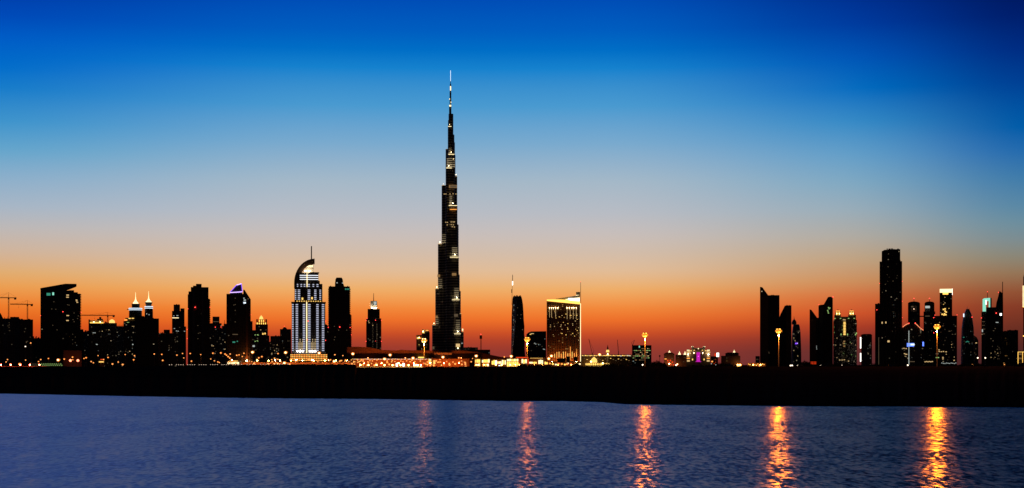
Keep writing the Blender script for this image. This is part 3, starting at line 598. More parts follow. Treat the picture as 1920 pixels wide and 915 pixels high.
for x, y, w, p in ((843, 235, -14, 1500), (846, 287, -19, 5200), (850, 300, -23, 1500), (841.5, 313, -23, 6500), (849, 383, -30, 16000), (853, 479, -36, 20000), (856, 559, -41, 22000), (858.5, 622, -46, 22000), (831.5, 344, 12, 1000), (825, 454, 0, 5200), (819, 538, 6, 5200), (813.5, 606, 12, 5200), (858.5, 653, -44, 9000), (855, 327, 2, 2600)):
    b.light(x, y, w, p * .07, UG, .6)
def floors(x0, x1, ys, wc, dep=7.3, grow=.25):  # glowing rings dim upward: terrace uplighting painted as bands on the wall
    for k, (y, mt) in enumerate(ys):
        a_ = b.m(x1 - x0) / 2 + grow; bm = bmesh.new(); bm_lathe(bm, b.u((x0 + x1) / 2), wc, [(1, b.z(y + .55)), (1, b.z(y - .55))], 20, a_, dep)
        mesh_obj('lit_floor_or_wash', bm, M['g_floor_' + mt], b.o)
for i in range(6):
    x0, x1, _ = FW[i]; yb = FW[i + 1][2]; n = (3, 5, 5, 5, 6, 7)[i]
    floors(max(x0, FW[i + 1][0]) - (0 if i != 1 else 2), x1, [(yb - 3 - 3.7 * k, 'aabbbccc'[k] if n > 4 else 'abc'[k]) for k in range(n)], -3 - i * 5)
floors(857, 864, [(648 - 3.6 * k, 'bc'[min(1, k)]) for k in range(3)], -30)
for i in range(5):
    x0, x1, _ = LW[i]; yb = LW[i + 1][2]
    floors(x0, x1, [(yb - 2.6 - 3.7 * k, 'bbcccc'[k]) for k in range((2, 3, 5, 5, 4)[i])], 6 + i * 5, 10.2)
b.win(849.4, 351.5, 15, 5.5, 'g_dimgold', 'lit_floor_or_wash', -26); b.win(850, 351.5, 12, 4, 'w_dim', 'lit_floor_or_wash', -26.2); b.wins([(833, 365.7), (836, 365.6), (844, 365.6), (849.5, 365.2), (855, 365.6)], 'w_warm', 2.2, 1, w=-26)
b.win(850, 394.6, 13, 1.1, 'g_orange', 'lit_floor_or_wash', -31); b.wins([(836, 418.6), (839, 418.8), (846, 418), (849.5, 418), (852, 418), (838.5, 423.5), (846, 423), (850, 423.4), (848, 427), (852, 427.4)], 'w_warm', 1.8, 1.2, w=-31)
b.win(851.5, 515.7, 8, 5, 'g_dimgold', 'lit_floor_or_wash', -36); b.win(855, 592, 7, 5, 'w_dim', 'lit_floor_or_wash', -41); b.win(858.5, 648, 7.5, 6, 'w_warm', 'lit_floor_or_wash', -44); b.win(866.5, 643.3, 3, 1.2, 'w_white', w=22)
b.win(822.5, 517, 5, 5, 'g_dimgold', 'lit_floor_or_wash', 5); b.win(818.6, 594, 4, 5, 'g_dimgold', 'lit_floor_or_wash', 11); b.win(812.5, 652, 3.5, 5, 'w_dim', 'lit_floor_or_wash', 15)
b.win(867.5, 618, 2.2, 4, 'g_pale', 'terrace_light', 18)
b.wins([(820, 550.6), (822.6, 550.8), (829, 566), (840, 580), (840, 586), (838.6, 604), (841.6, 604), (845.6, 635), (824, 613), (836, 460), (837, 474)], 'w_dim', 1.5, 1.2, w=-2)
for i in range(20): b.win(852.6 + (i % 2) * .3, 567 + i * 2.6, .8, 1, 'w_dim', w=-42)
b.scatter(26, 833, 857, 240 + 110, 660, ('w_dim',), 1.0, .8, w=-31)

b = B('low_office', 'low dark office with few lights at the foot of the tallest tower', 'building', 880, 4650)
b.box('body', 866, 896, 651.3, mt='f_res', depth=40); b.wins([(872.6, 654.5), (878.6, 654.5), (892.5, 654.5)], 'w_dim', 1.4, 1.2); b.clutter(868, 894, 651.3, 3, 1)
b = B('low_office', 'low striped grey office behind the lattice aerial mast', 'building', 908, 4640)
b.box('body', 895.8, 919, 655.6, mt='f_cool', depth=34); b.box('annex', 918.8, 944, 669.5, mt='f_cool', depth=30, w=3)
# aerial mast
c = B('aerial_mast', 'thin lattice aerial mast with antenna ring and red light, right of tallest tower', 'mast', 901.6, 1400)
c.o['label'] = 'thin black aerial mast with ring of antennas and red tip light'
z1 = c.z(629); bm = bmesh.new()
for k in range(3): a = k * 2.094; bm_rod(bm, (.55 * math.cos(a), .55 * math.sin(a), 0), (.4 * math.cos(a), .4 * math.sin(a), z1), .16, n=5)
for i in range(24):
    for k in range(3):
        a, e = k * 2.094, (k + 1) * 2.094; bm_rod(bm, (.5 * math.cos(a), .5 * math.sin(a), z1 * i / 24), (.5 * math.cos(e), .5 * math.sin(e), z1 * (i + 1) / 24), .06, n=4)
mesh_obj('lattice', bm, M['dark'], c.o)
c.lathe('platform', 901.6, [(2.4, 635.4), (2.4, 634.8)], 'dark', w=0); 
for k in range(6):
    a = k * 1.047 + .3; bm = bmesh.new(); bm_box(bm, .9 * math.cos(a) - .25, .9 * math.cos(a) + .25, .9 * math.sin(a) - .15, .9 * math.sin(a) + .15, c.z(635), c.z(628.8)); mesh_obj('antenna', bm, M['dark'], c.o)
c.red(901.6, 627, .8, 0)

# --- twisted tower with a thin lit mast
b = B('twisted_tower', 'tall dark tower with wavy tapering sides and lit mast on its edge', 'tower', 971, 4200)
prof = [(555, 962, 977.5), (560, 960.8, 979), (570, 960.2, 980.6), (585, 959.4, 981.6), (600, 959, 982.2), (612, 959, 983.4), (625, 958.8, 983), (640, 958.4, 984.4), (655, 958, 984), (670, 958, 985), (700, 958, 985)]
bm = bmesh.new(); rings = []
for i, (y, x0, x1) in enumerate(prof):
    hw, uc, tw = b.m(x1 - x0) / 2, b.u((x0 + x1) / 2), R(45 - i * 4.5)
    # twisted square slab scaled so its width stays what the outline shows
    k = hw / (abs(math.cos(tw)) + abs(math.sin(tw)))
    zz = b.z(y) if y < 699 else 0
    rings.append([bm.verts.new((uc + k * (sx * math.cos(tw) - sy * math.sin(tw)), 20 + k * (sx * math.sin(tw) + sy * math.cos(tw)), zz)) for sx, sy in ((-1, -1), (1, -1), (1, 1), (-1, 1))])
for a, e in zip(rings, rings[1:]):
    for i in range(4): bm.faces.new([a[i], e[i], e[(i + 1) % 4], a[(i + 1) % 4]])
bm.faces.new(rings[0]); bm.faces.new(rings[-1][::-1]); bmesh.ops.recalc_face_normals(bm, faces=bm.faces[:])
mesh_obj('twisted_body', bm, M['f_dark'], b.o); b.clutter(963, 977, 555, 6, 1.6); b.wf = 6
b.rod('edge_mast', (959.6, 572), (961, 514.5), .35, 'steel', 10); b.rod('mast_light', (961, 534.5), (961.1, 527), .85, 'g_white', 9); b.box('mast_box', 958.8, 960.4, 542, 549, 'dark', 2, w=9); b.rod('mast_tip', (961, 527), (961.2, 515.5), .5, 'steel', 9)
for i in range(30):
    if i not in (5, 6, 12, 18, 19, 20, 21): b.win(963.4 - i * .03, 572 + i * 3.1, .9, 1.3, 'w_dim' if i % 3 else 'w_white', w=4)
b.wins([(970.5, 577), (977, 590), (976, 597)], 'w_dim', 1.4, 1.2, w=2)
b = B('low_tower', 'plain brown block between the twisted tower and golden-roofed hotel', 'building', 1006, 4300)
b.poly('body', [(986, None), (987, 627), (990.5, 623.5), (996, 621.4), (1024.2, 621), (1024.2, None)], 'f_cool', 44); b.win(998, 625.5, 6, 1.2, 'w_warm'); b.win(994.6, 627, 3, 1, 'w_gold'); b.wins([(1002.5, 643.5), (1004.6, 645), (1019, 654.6), (1021, 655)], 'w_white', 1.6, 1.2); b.scatter(10, 990, 1022, 630, 668, ('w_dim',))

# --- golden slanted roof hotel
b = B('hotel_tower', 'wide dark hotel with glowing slanted golden roof and tall edge mast', 'tower', 1057, 3900)
b.poly('body', [(1025, None), (1025, 563.5), (1088, 570), (1088, None)], 'f_brown', 50)
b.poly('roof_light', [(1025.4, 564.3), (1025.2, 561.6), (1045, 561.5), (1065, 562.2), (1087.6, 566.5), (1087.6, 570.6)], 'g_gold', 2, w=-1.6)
b.poly('roof_wedge', [(1042, 562.5), (1042, 560), (1087, 553), (1087, 570)], 'pale', 26, w=8)
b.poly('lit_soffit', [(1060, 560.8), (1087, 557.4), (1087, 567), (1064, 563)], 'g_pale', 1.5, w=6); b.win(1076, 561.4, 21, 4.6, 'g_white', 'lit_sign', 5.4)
b.lathe('roof_drum', 1084, [(3.6, 555), (3.6, 549), (4, 547)], 'pale', w=20, n=16); b.win(1083, 553.4, 6.4, 1.4, 'g_pale', 'drum_light', 12)
b.spire('edge_mast', 1088.7, 528.5, 570, .5, .35, 'steel', 4); b.box('edge_light', 1087.9, 1089.1, 569, 686, 'g_pale', 1.2, w=-1); b.red(1088.7, 528.2, .5, 4)
for x in (1030.2, 1034, 1037.6, 1041.6, 1046): b.light(x, 577, -2.2, 520, (1, .68, .28), .6); b.box('lit_column', x - .65, x + .65, 577.5, 579.8, 'g_pale', 1, w=-1.2); b.box('wall_fin', x - .5, x + .5, 578, 620, 'metal', .8, w=-.9)
for x in (1063.2, 1067.8, 1072.4, 1076, 1080.4): b.light(x, 577, -2.2, 520, (1, .68, .28), .6); b.box('lit_column', x - .65, x + .65, 577.3, 579.8, 'g_pale', 1, w=-1.2); b.box('wall_fin', x - .5, x + .5, 578, 660, 'metal', .8, w=-.9)
for x in (1063.4, 1069, 1075, 1080.4): b.box('glow_strip', x - .25, x + .25, 580, 598, 'w_warm', .5, w=-1.3)
for x in (1030.4, 1034.2, 1041.8): b.box('glow_strip', x - .25, x + .25, 580, 595, 'w_warm', .5, w=-1.3)
b.scatter(46, 1026, 1086, 582, 640, ('w_warm', 'w_gold', 'w_dim', 'w_gold', 'w_dim'), 1.5, 1.1); b.scatter(34, 1040, 1084, 585, 630, ('w_warm', 'w_gold'), 2, 1.1)
for i in range(11): b.win(1040 + i * 4.1, 667 - (i % 3), 1, 7 + (i * 5 % 7), 'g_orange' if i % 2 else 'w_gold', 'base_column_light'); 
b.box('glow_strip', 1080.6, 1081.4, 655, 676, 'g_orange', .6, w=-.5); b.box('glow_strip', 1069, 1069.8, 650, 676, 'g_orange', .6, w=-.5)
for x in (1035, 1050, 1066, 1080): b.light(x, 678, -16, 14000, (1, .28, .05), .7)

# --- bright low shops between
def shop(label, x0, x1, y0, D, parts, wall='pale'):
    c = B('lit_shop', label, 'shop', (x0 + x1) / 2, D); c.box('wall', x0, x1, y0, mt=wall, depth=14)
    for nm, px, py, wd, h, mt in parts:
        n = int(wd / 2.6) if nm == 'shopfront' else 1
        if n < 2: c.win(px, py, wd, h, mt, nm); continue
        for i in range(n):                                       # panes of one shop window band, each lit its own way
            k = c.rng.uniform(.75, 1)
            c.win(px - wd / 2 + wd * (i + .5) / n, py + h * (1 - k) / 2, wd / n - .35, h * k, c.rng.choice((mt, mt, mt, 'g_gold', 'g_pale')), nm)
    for x in (x0 + (x1 - x0) * .3, x0 + (x1 - x0) * .7): c.light(x, 684, -9, 1500, (1, .35, .06), 1)
    return c
shop('small yellow lit shop just left of the thin aerial mast', 889.5, 901, 671.6, 2900, [('shopfront', 895.6, 676.4, 9.4, 7, 'g_gold'), ('shopfront', 886 + 8, 684, 6, 3, 'g_orange'), ('shopfront', 899, 683.6, 2, 5, 'g_gold')])
shop('wide pale yellow lit shop just right of the thin aerial mast', 902.8, 919, 672.6, 2910, [('shopfront', 910.8, 676.6, 14.6, 6.4, 'g_pale'), ('shopfront', 906, 684.4, 2, 4.6, 'g_orange'), ('shopfront', 911, 684.4, 2, 4.6, 'g_gold'), ('shopfront', 915.4, 684.4, 2, 4.6, 'g_pale')], 'brown')
shop('dazzling white lit shop between yellow shops left of twisted tower', 921.4, 949, 673.4, 2920, [('shopfront', 926.8, 679, 10, 9, 'g_white'), ('shopfront', 936.2, 679.4, 8, 5, 'g_white'), ('shopfront', 944.8, 679, 8, 9, 'g_pale'), ('shopfront', 938, 685, 7, 2.4, 'g_ice')], 'brown')
c = shop('wide yellow lit shop with row of arches under the twisted tower', 949.6, 973, 671.8, 2930, [('shopfront', 961.2, 675, 21.4, 4.4, 'g_pale')])
for i in range(6): c.lathe('arch_window', 952 + i * 3.7, [(1.5, 687), (1.5, 680), (1.2, 678.6), (.2, 677.8)], 'g_gold', w=-.6, n=10, sy=.3)
shop('square pale lit shop with red fascia right of the arched shop', 966, 991.5, 668.8, 2940, [('fascia', 979, 670.4, 22.6, 1.6, 'g_redband'), ('shopfront', 982.8, 677.2, 10, 9.4, 'g_pale'), ('shopfront', 972, 678, 3, 8, 'g_redband'), ('shopfront', 990, 678, 2, 10, 'g_redband')], 'brown')
shop('long low shop with gold roof beading at the foot of plain brown block', 992, 1027, 670.6, 2950, [('roof_beading', 995 + i * 2.2, 671.6, 1.2, .9, 'w_gold') for i in range(11)] + [('shopfront', 1009.8 + 4, 678, 9, 8.6, 'g_pale'), ('shopfront', 1024, 680.6, 6, 5, 'g_gold'), ('shopfront', 1000, 680, 13, 3.4, 'g_gold'), ('shopfront', 990 + 4, 680, 3, 3, 'g_pale')], 'brown')
shop('low orange lit podium shops below the golden-roofed hotel', 1028, 1090, 678, 2960, [('shopfront', 1031 + i * 5.6, 681.5 + (i % 3), 3.4, 2.6, ('g_orange', 'g_gold', 'g_pale', 'g_redband')[i % 4]) for i in range(11)], 'brown')
for (lb, x0, x1, y0, y1) in (('wide dark unlit billboard below the golden-roofed hotel', 1044.4, 1060.6, 672.2, 679.2), ('tall dark unlit billboard, middle of three below the golden-roofed hotel', 1062, 1069.2, 668, 679.2), ('small dark unlit billboard near the bright hotel edge light', 1075.6, 1083, 669, 676.8)):
    c = B('billboard', lb, 'billboard', (x0 + x1) / 2, 1700); c.box('panel', x0, x1, y0, y1, 'dark', .8, w=0)
    for q in (.25, .75): c.box('post', x0 + (x1 - x0) * q - .4, x0 + (x1 - x0) * q + .4, y1 - .1, mt='steel', depth=.6, w=.15)

# --- low group in the middle
b = B('long_arcade', 'long low building with golden strip of lights along its upper floor', 'building', 1137, 4100)
b.box('body', 1089, 1186, 664.8, mt='brown', depth=40)
for i in range(32): b.win(1092 + i * 2.9, 666.6 + .3 * (i % 2), 2.1, 1.3, ('w_gold', 'w_warm', 'g_gold')[i % 3], 'lit_window')
for i in range(18): b.win(1096 + i * 4.9, 672 + (i * 7 % 5), 2.2, 1, ('w_dim', 'w_gold', 'g_dimgold')[i % 3], 'lit_window')
b.wins([(1181, 667), (1177, 666.6), (1164, 667.4)], 'w_white', 4, 1.6); b.light(1110, 683, -20, 9000, (1, .6, .15), 2)
b = B('domed_mosque', 'low mosque with glowing golden dome right of the golden-roofed hotel', 'mosque', 1114, 3000)
b.box('hall', 1097, 1143, 680, mt='pale', depth=26)
b.lathe('dome', 1113.8, [(5.8, 680.1), (6, 677), (5.2, 673.8), (3.4, 671.6), (1.4, 670.4), (.3, 668.8)], 'w_gold', w=12, n=18)
for i in range(13): b.win(1099 + i * 3.5, 683, 2.2, 3.4, 'g_gold' if i % 3 else 'w_gold', 'arched_window')
b.light(1108, 678, -6, 1600, (1, .6, .15)); b.light(1130, 681, -8, 1600, (1, .6, .15))
b = B('minaret', 'small minaret with lit balcony and dark pointed cap', 'minaret', 1139.4, 3020)
b.lathe('shaft', 1139.4, [(1.9, None), (1.8, 662), (1.6, 660)], 'pale', w=3, n=10); b.lathe('balcony', 1139.4, [(3, 660.5), (3, 658.8), (2.4, 656)], 'w_gold', w=3, n=12); b.lathe('cap', 1139.4, [(1.7, 656), (1.5, 652.5), (.7, 649.6), (.25, 646.5)], 'tile', w=3, n=10); b.win(1139.4, 666, 6, 2, 'w_gold', 'balcony_light'); b.light(1139.4, 664, -5, 500, (1, .7, .3))
b = B('office_block', 'square office block with rows of green-yellow lit floors', 'building', 1203.5, 3700)
b.box('body', 1185, 1221.5, 647.2, mt='f_cool', depth=34); b.win(1198.8, 650, 2, 3.4, 'g_teal', 'lit_sign')
for j, y in enumerate((653.6, 657.2, 660.6, 664.2, 667.4, 671, 675)):
    x = 1186.5
    while x < 1219:
        wd = b.rng.uniform(1.4, 4.5)
        if b.rng.random() < (.85 if j in (1, 3, 4) else .55): b.win(x + wd / 2, y, min(wd, 1220.5 - x), 1.2, b.rng.choice(('w_green', 'w_warm', 'w_dim', 'g_dimgold')))
        x += wd + .7
def luffing(label, px, D, x1, y0, y1):
    c = B('crawler_crane', label, 'crane', px, D); c.rod('boom', (px, y0), (x1, y1), .42, 'steel', 0); c.rod('stay_cable', (px + (px - x1) * .5, y0 - 6), (x1, y1), .15, 'steel', 0)
    c.box('mast_base', px - 1, px + 1, y0 - 1, mt='steel', depth=3, w=-1.5); c.rod('back_mast', (px, y0), (px + (px - x1) * .5, y0 - 6), .3, 'steel', 0)
luffing('thin leaning crane boom just right of the golden-roofed hotel', 1110.5, 5200, 1104, 664, 635.5); luffing('thin near-upright crane boom left of the square office block', 1159.5, 5200, 1157.6, 664, 637); luffing('short leaning crane boom over the roof of the square office block', 1186, 5200, 1189.6, 648, 637.5)
c = B('aerial_mast', 'faint short aerial mast on low ground right of square office block', 'mast', 1237, 4200); c.rod('pole', (1237, 685), (1237, 665.5), .4, 'steel', 0); c.box('antenna', 1235.6, 1238.4, 666, 669, 'steel', 1.5, w=-.7)
b = B('pavilion', 'brown pavilion with white finial and orange lit front, left of the lit palace', 'building', 1254.6, 3800)
b.box('body', 1245, 1264.5, 664, mt='brown', depth=26); b.poly('hipped_roof', [(1243.6, 664.1), (1249, 660.8), (1260, 660.8), (1265.6, 664.1)], 'tile', 24); b.lathe('finial', 1255.2, [(2.4, 661), (2.2, 660), (.8, 658.8), (.3, 656.6)], 'g_pale', w=8, n=12)
b.wins([(1252, 676), (1254, 680), (1257, 676), (1261, 679), (1258, 683), (1263, 684)], 'g_redband', 2.2, 2.6, 'lit_front'); b.win(1248, 673, 4, 1.4, 'g_orange', 'lit_front'); b.light(1255, 682, -12, 5200, (1, .35, .12)); b.scatter(4, 1246, 1264, 668, 675, ('w_dim',))
b = B('pavilion', 'low dark wing with two white finials beside the lit palace', 'building', 1277, 3820)
b.box('body', 1266.5, 1288, 665, mt='brown', depth=24); 
for x in (1274, 1284.4): b.lathe('finial', x, [(2.6, 665.1), (2.4, 663.6), (1, 661.6), (.3, 658.8)], 'g_pale', w=6, n=12)
b.scatter(5, 1268, 1286, 669, 680, ('w_dim',)); b.light(1270, 683, -10, 1500, (1, .35, .12))
b = B('palace', 'ornate palace with cream lit turrets and tall magenta panel', 'palace', 1309.3, 3750)
b.box('body', 1287, 1332, 664, mt='brown', depth=36); b.box('storey', 1294, 1325, 656, 664.1, 'brown', 28, w=4); b.box('attic', 1297.6, 1321, 652.6, 656.1, 'brown', 22, w=6); b.box('attic_light', 1298, 1320.6, 652.2, 653.2, 'w_dim', 1, w=5)
for k in (-1, 1):
    X = lambda d: 1309.3 + k * d
    for d, y, r in ((19, 656, 2.6), (10.6, 650.6, 2)): b.lathe('turret', X(d), [(r, y + 9), (r, y + 1.6), (r * 1.1, y + 1), (r * .6, y - .6), (.3, y - 1.8)], 'pale', w=4, n=12)
    b.win(X(19), 656.6, 5, 1.4, 'g_pale', 'turret_light', 0); b.win(X(11), 650, 4, 1.4, 'g_pale', 'turret_light', 4)
    b.win(X(19.4), 660.5, 5.6, 3.2, 'w_warm', 'lit_bay'); b.win(X(17), 658, 4, 2.6, 'w_warm', 'lit_bay', 0); b.win(X(13), 657.6, 3, 1.6, 'w_gold', 'lit_bay', 4); b.win(X(9), 656.6, 5, 1.2, 'w_gold', 'lit_bay', 4)
    b.win(X(19), 668, 4, 2.2, 'w_warm', 'lit_bay'); b.win(X(18.8), 671.8, 5.6, 1.6, 'g_orange', 'lit_bay'); b.win(X(18.6), 676.6, 5.2, 3, 'w_warm', 'lit_bay'); b.win(X(10.8), 674, 2, 3, 'w_gold', 'lit_bay'); b.win(X(15.5), 662.4, 3.4, 3, 'w_warm', 'lit_bay')
    b.light(X(19), 664.6, -6, 2200, (1, .78, .4)); b.light(X(8), 662, 0, 900, (1, .78, .4))
for i in range(9):
    a = R(20 + i * 17.5); b.win(1309.3 + 9.6 * math.cos(a), 668 - 9.2 * math.sin(a), 1.3, 1.3, 'w_dim', 'arch_light')
b.red(1309.4, 653.6, 1.1, 3, 'g_pale', 'gable_lamp'); b.box('magenta_panel', 1306.2, 1312.4, 660.6, 678, 'g_magenta', .8, w=-1); b.box('panel_foot', 1304.2, 1314.6, 677.6, 678.4, 'g_magenta', .8, w=-1.4); b.light(1309.3, 668, -10, 60, (1, .1, .85))
for x in (1308.2, 1310.4): b.box('panel_mullion', x - .15, x + .15, 661, 678, 'dark', .4, w=-1.4)
billboard('small bright white panel right of the lit palace', 1343.6, 1348, 661.6, 669, 'g_white', 3000)
billboard('small red glowing panel between the lit palace and the white panel', 1339.8, 1342, 662.6, 668, 'g_redband', 3010)
b = B('low_block', 'low block with red lights beside the small white panel', 'building', 1338, 3900); b.box('body', 1332.5, 1346, 668, mt='brown', depth=20); b.scatter(9, 1333, 1345, 670, 683, ('g_redband', 'g_orange', 'w_dim')); b.wins([(1335, 678), (1334, 682), (1342, 684)], 'w_white', 1.6, 1.4)
b = B('pavilion', 'broad dark pavilion with peaked roof and white finial, right of the lit palace', 'building', 1370, 3850)
b.box('body', 1352, 1388, 667, mt='brown', depth=30); b.box('storey', 1360, 1385, 663, 667.1, 'brown', 22, w=4); b.poly('hipped_roof', [(1358.6, 663.1), (1364, 660.8), (1382, 660.8), (1386.6, 663.1)], 'tile', 20, w=5); b.lathe('finial', 1376.6, [(2.4, 661), (2, 659.8), (.7, 658.2), (.3, 655.8)], 'g_pale', w=12, n=12); b.scatter(8, 1354, 1387, 670, 683, ('w_dim', 'g_dimgold')); b.light(1384, 684, -10, 2500, (1, .4, .12))
shop('small square orange lit hut at foot of the broad pavilion', 1380, 1391, 681.6, 2800, [('lit_front', 1385.5, 685, 8.6, 4.4, 'g_gold')], 'brown')
c = shop('long low row of orange lit stalls before the slant-topped twin slabs', 1402, 1436, 680.8, 2800, [('lit_front', 1403.6 + i * 2.9, 682.6 + (i % 3) * 1.1, 2, 1.6, ('g_orange', 'g_gold', 'g_orange', 'g_redband')[i % 4]) for i in range(11)], 'brown')
b = B('low_block', 'small dim block at the foot of the slant-topped twin slabs', 'building', 1420, 4100); b.box('body', 1416.5, 1424.5, 667.6, mt='f_res'); b.scatter(3, 1417, 1424, 670, 680, ('w_dim',))

# --- slant topped twins
def slab(label, pts, split, D, px, group, mt='f_black'):
    b = B('slab_tower', label, 'tower', px, D, group)
    b.poly('slab', pts, mt, 44); b.box('facade_panel', split[0], split[1], split[2], 690, split[3], 1.5, w=-1.5)
    return b
g = 'slant topped dark slab towers'
b = slab('tallest slant-topped dark slab, blade point at its outer edge, standing behind a mast lamp', [(1425, None), (1425, 537.6), (1429.4, 538.4), (1440.4, 553.6), (1461.5, 553.4), (1461.5, None)], (1426, 1440.6, 556, 'brown'), 4100, 1443, g); b.clutter(1442, 1460, 553.5, 3, .8); b.wins([(1441.6, 660.2), (1442, 662)], 'w_dim', 1.2, 1)
b = slab('slant-topped dark slab rising to a flat roof, overlapping the tallest slant-topped slab', [(1461, None), (1461, 596), (1463, 590), (1471.6, 573), (1484, 572.4), (1484, None)], (1474, 1483, 576, 'brown'), 4130, 1472, g); b.clutter(1473, 1483, 572.4, 2, .7)
b = B('domed_tower', 'slender curved tower with small pointed dome and violet light, beside dark slant-topped slabs', 'tower', 1493, 4400)
b.lathe('body', 1493, [(9.6, None), (9.3, 660), (8.6, 640), (7.8, 622), (6.6, 613), (5.4, 608)], 'f_busy', n=18); b.lathe('dome', 1489, [(4.4, 608.2), (4.4, 604), (3.2, 600.8), (1, 598.6), (.4, 596)], 'dark', w=18, n=14); b.spire('spire', 1488.8, 592.6, 598, .35, .2, w=18); b.win(1493, 644, 4, 2.4, 'g_violet', 'violet_light', -1); b.win(1495, 643.6, 1.6, 1.6, 'g_lilac', 'violet_light', -1)
b.scatter(14, 1487, 1499, 622, 680, ('w_dim', 'w_dim', 'w_warm'), w=1)
b = slab('low slant-topped dark slab with bare blade point, beside the one with green lit windows', [(1518, None), (1518, 580), (1521.4, 581), (1532, 595.6), (1535, 596), (1535, None)], (1518.6, 1530, 598, 'brown'), 4120, 1527, g); b.wins([(1531, 649), (1531, 652), (1531.4, 654.4)], 'w_white', 1.3, 1)
for i in range(8): b.win(1521 + (i % 4) * 2.8, 679 + (i // 4) * 3, 1.6, 1.4, 'g_redband', w=-1.5)
b = slab('slant-topped dark slab with pale green lit windows and red tip light', [(1534.6, None), (1534.6, 573), (1537, 571.6), (1544.4, 571), (1552.4, 557), (1561.5, 557), (1561.5, None)], (1536, 1543, 575, 'conc'), 4150, 1548, g); b.red(1561.8, 556.8, 1.0); b.red(1535.4, 571, .6); b.clutter(1553, 1560, 557, 2, .6)
b.wins([(1553.5, 576.6), (1554.4, 579), (1552, 582), (1552.6, 584.6), (1553.4, 587), (1556, 577.6)], 'w_green', 2, 1.7)

# --- twin turret tower
b = B('turreted_tower', 'symmetrical dark tower with two golden lit turrets and central yellow stripe', 'tower', 1584.5, 4050)
b.box('centre_body', 1576, 1593, 593.6, mt='f_busy', depth=36, w=5)
for x0, x1, dx in ((1562.3, 1578.2, 1571), (1588.4, 1606.6, 1596.6)):
    b.box('wing_body', x0, x1, 600, mt='f_busy', depth=44); b.box('wing_tier', x0 + 2, x1 - 1.6, 590.4, 600.1, 'f_dark', 34, w=3); b.lathe('turret', dx, [(5, 590.5), (5, 588), (4.2, 583.4), (3.6, 582.8), (2.8, 581.6), (.4, 580)], 'brown', w=14, n=14)
    for q in (-3.4, -.4, 2.4): b.box('turret_light', dx + q, dx + q + 1.3, 583.8, 590.6, 'w_gold', 1, w=2)
    b.win(dx, 582.6, 7, 1.2, 'g_orange', 'turret_light', 2); b.light(dx - 2, 588, -2, 500, (1, .6, .15)); b.light(dx + 3, 588, -2, 500, (1, .6, .15)); b.wins([(dx - 5.4, 597), (dx + 5, 597)], 'w_green', 2.6, 1.4, 'ledge_light', 2.4)
b.box('central_light', 1581.4, 1585.6, 603.4, 628, 'w_gold', 1, w=4); 
for i in range(8): b.box('stripe_floor', 1580.8, 1586.2, 605 + i * 2.9, 605.8 + i * 2.9, 'dark', .6, w=3.2)
b.wins([(1577, 627), (1589, 627), (1604, 627.4), (1606, 625)], 'w_green', 1.8, 3, 'ledge_light'); b.win(1583, 599.6, 5, 1.2, 'w_warm', w=4.6)
b.wins([(1583, 640), (1582, 644), (1583, 649)], 'g_dimgold', 3.4, 2.6, w=4.6); b.scatter(46, 1563, 1606, 604, 676, ('w_dim', 'w_dim', 'w_warm', 'w_green'), 1.2, 1); b.wins([(1574.5, 675), (1579, 675), (1583, 674.6), (1591, 677)], 'w_warm', 2.4, 1.2)
b = B('low_tower', 'short dark block with bright white vertical strip on one edge', 'building', 1623.6, 4000)
b.box('body', 1614.6, 1635, 628, mt='f_res', depth=28); b.poly('roof_cap', [(1613.6, 628.1), (1618, 626.2), (1632, 626), (1635.4, 628.1)], 'dark', 24); b.win(1613.6, 642.6, 1.8, 21, 'g_white', 'edge_strip', 1); b.win(1613.6, 670, 1.8, 16, 'g_white', 'edge_strip', 1); b.scatter(12, 1626, 1634, 634, 676, ('w_dim', 'w_white'))

# --- tallest on that side
b = B('dark_tower', 'tall broad dark tower with rounded recessed top, tallest among the eastern cluster', 'tower', 1670, 3900)
b.o['label'] = 'tall broad near-black tower with narrower recessed top and rounded roof'
b.box('body', 1649.2, 1691.4, 490, mt='f_dark', depth=52); b.poly('roof_block', [(1653, 490.1), (1653.2, 470.6), (1658, 468), (1668, 467), (1688, 467), (1688, 486), (1689, 490.1)], 'f_dark', 38, w=7); b.box('wing', 1640.6, 1649.3, 569, mt='f_dark', depth=30, w=8); b.box('wing_fin', 1645.5, 1648.6, 567.6, 569.1, 'dark', 8, w=12); b.clutter(1662, 1687, 467, 6, 1.6)
for x in (1655, 1662, 1669, 1677, 1684): b.box('wall_pier', x, x + 1.2, 492, 690, 'conc', 1.2, w=-1.2)
b.wins([(1666, 476), (1665, 500), (1663, 515), (1660, 533), (1654.6, 548), (1674.4, 527)], 'w_dim', 1.4, 1.3); b.wins([(1654, 605), (1661, 604.6), (1665, 640), (1667, 640)], 'w_warm', 2, 3.4, w=-.2); b.red(1644, 580.6, .7, 7); b.red(1692, 527.6, .5); b.red(1692, 565, .5); b.red(1692, 596, .5); b.red(1649, 531, .5)
b.scatter(22, 1672, 1681, 560, 625, ('w_dim', 'w_dim', 'w_white'), 1, .9); b.scatter(10, 1651, 1690, 500, 670, ('w_dim',), 1, .9); b.box('edge_strip', 1647.2, 1647.9, 632, 684, 'w_dim', .5, w=7.6)
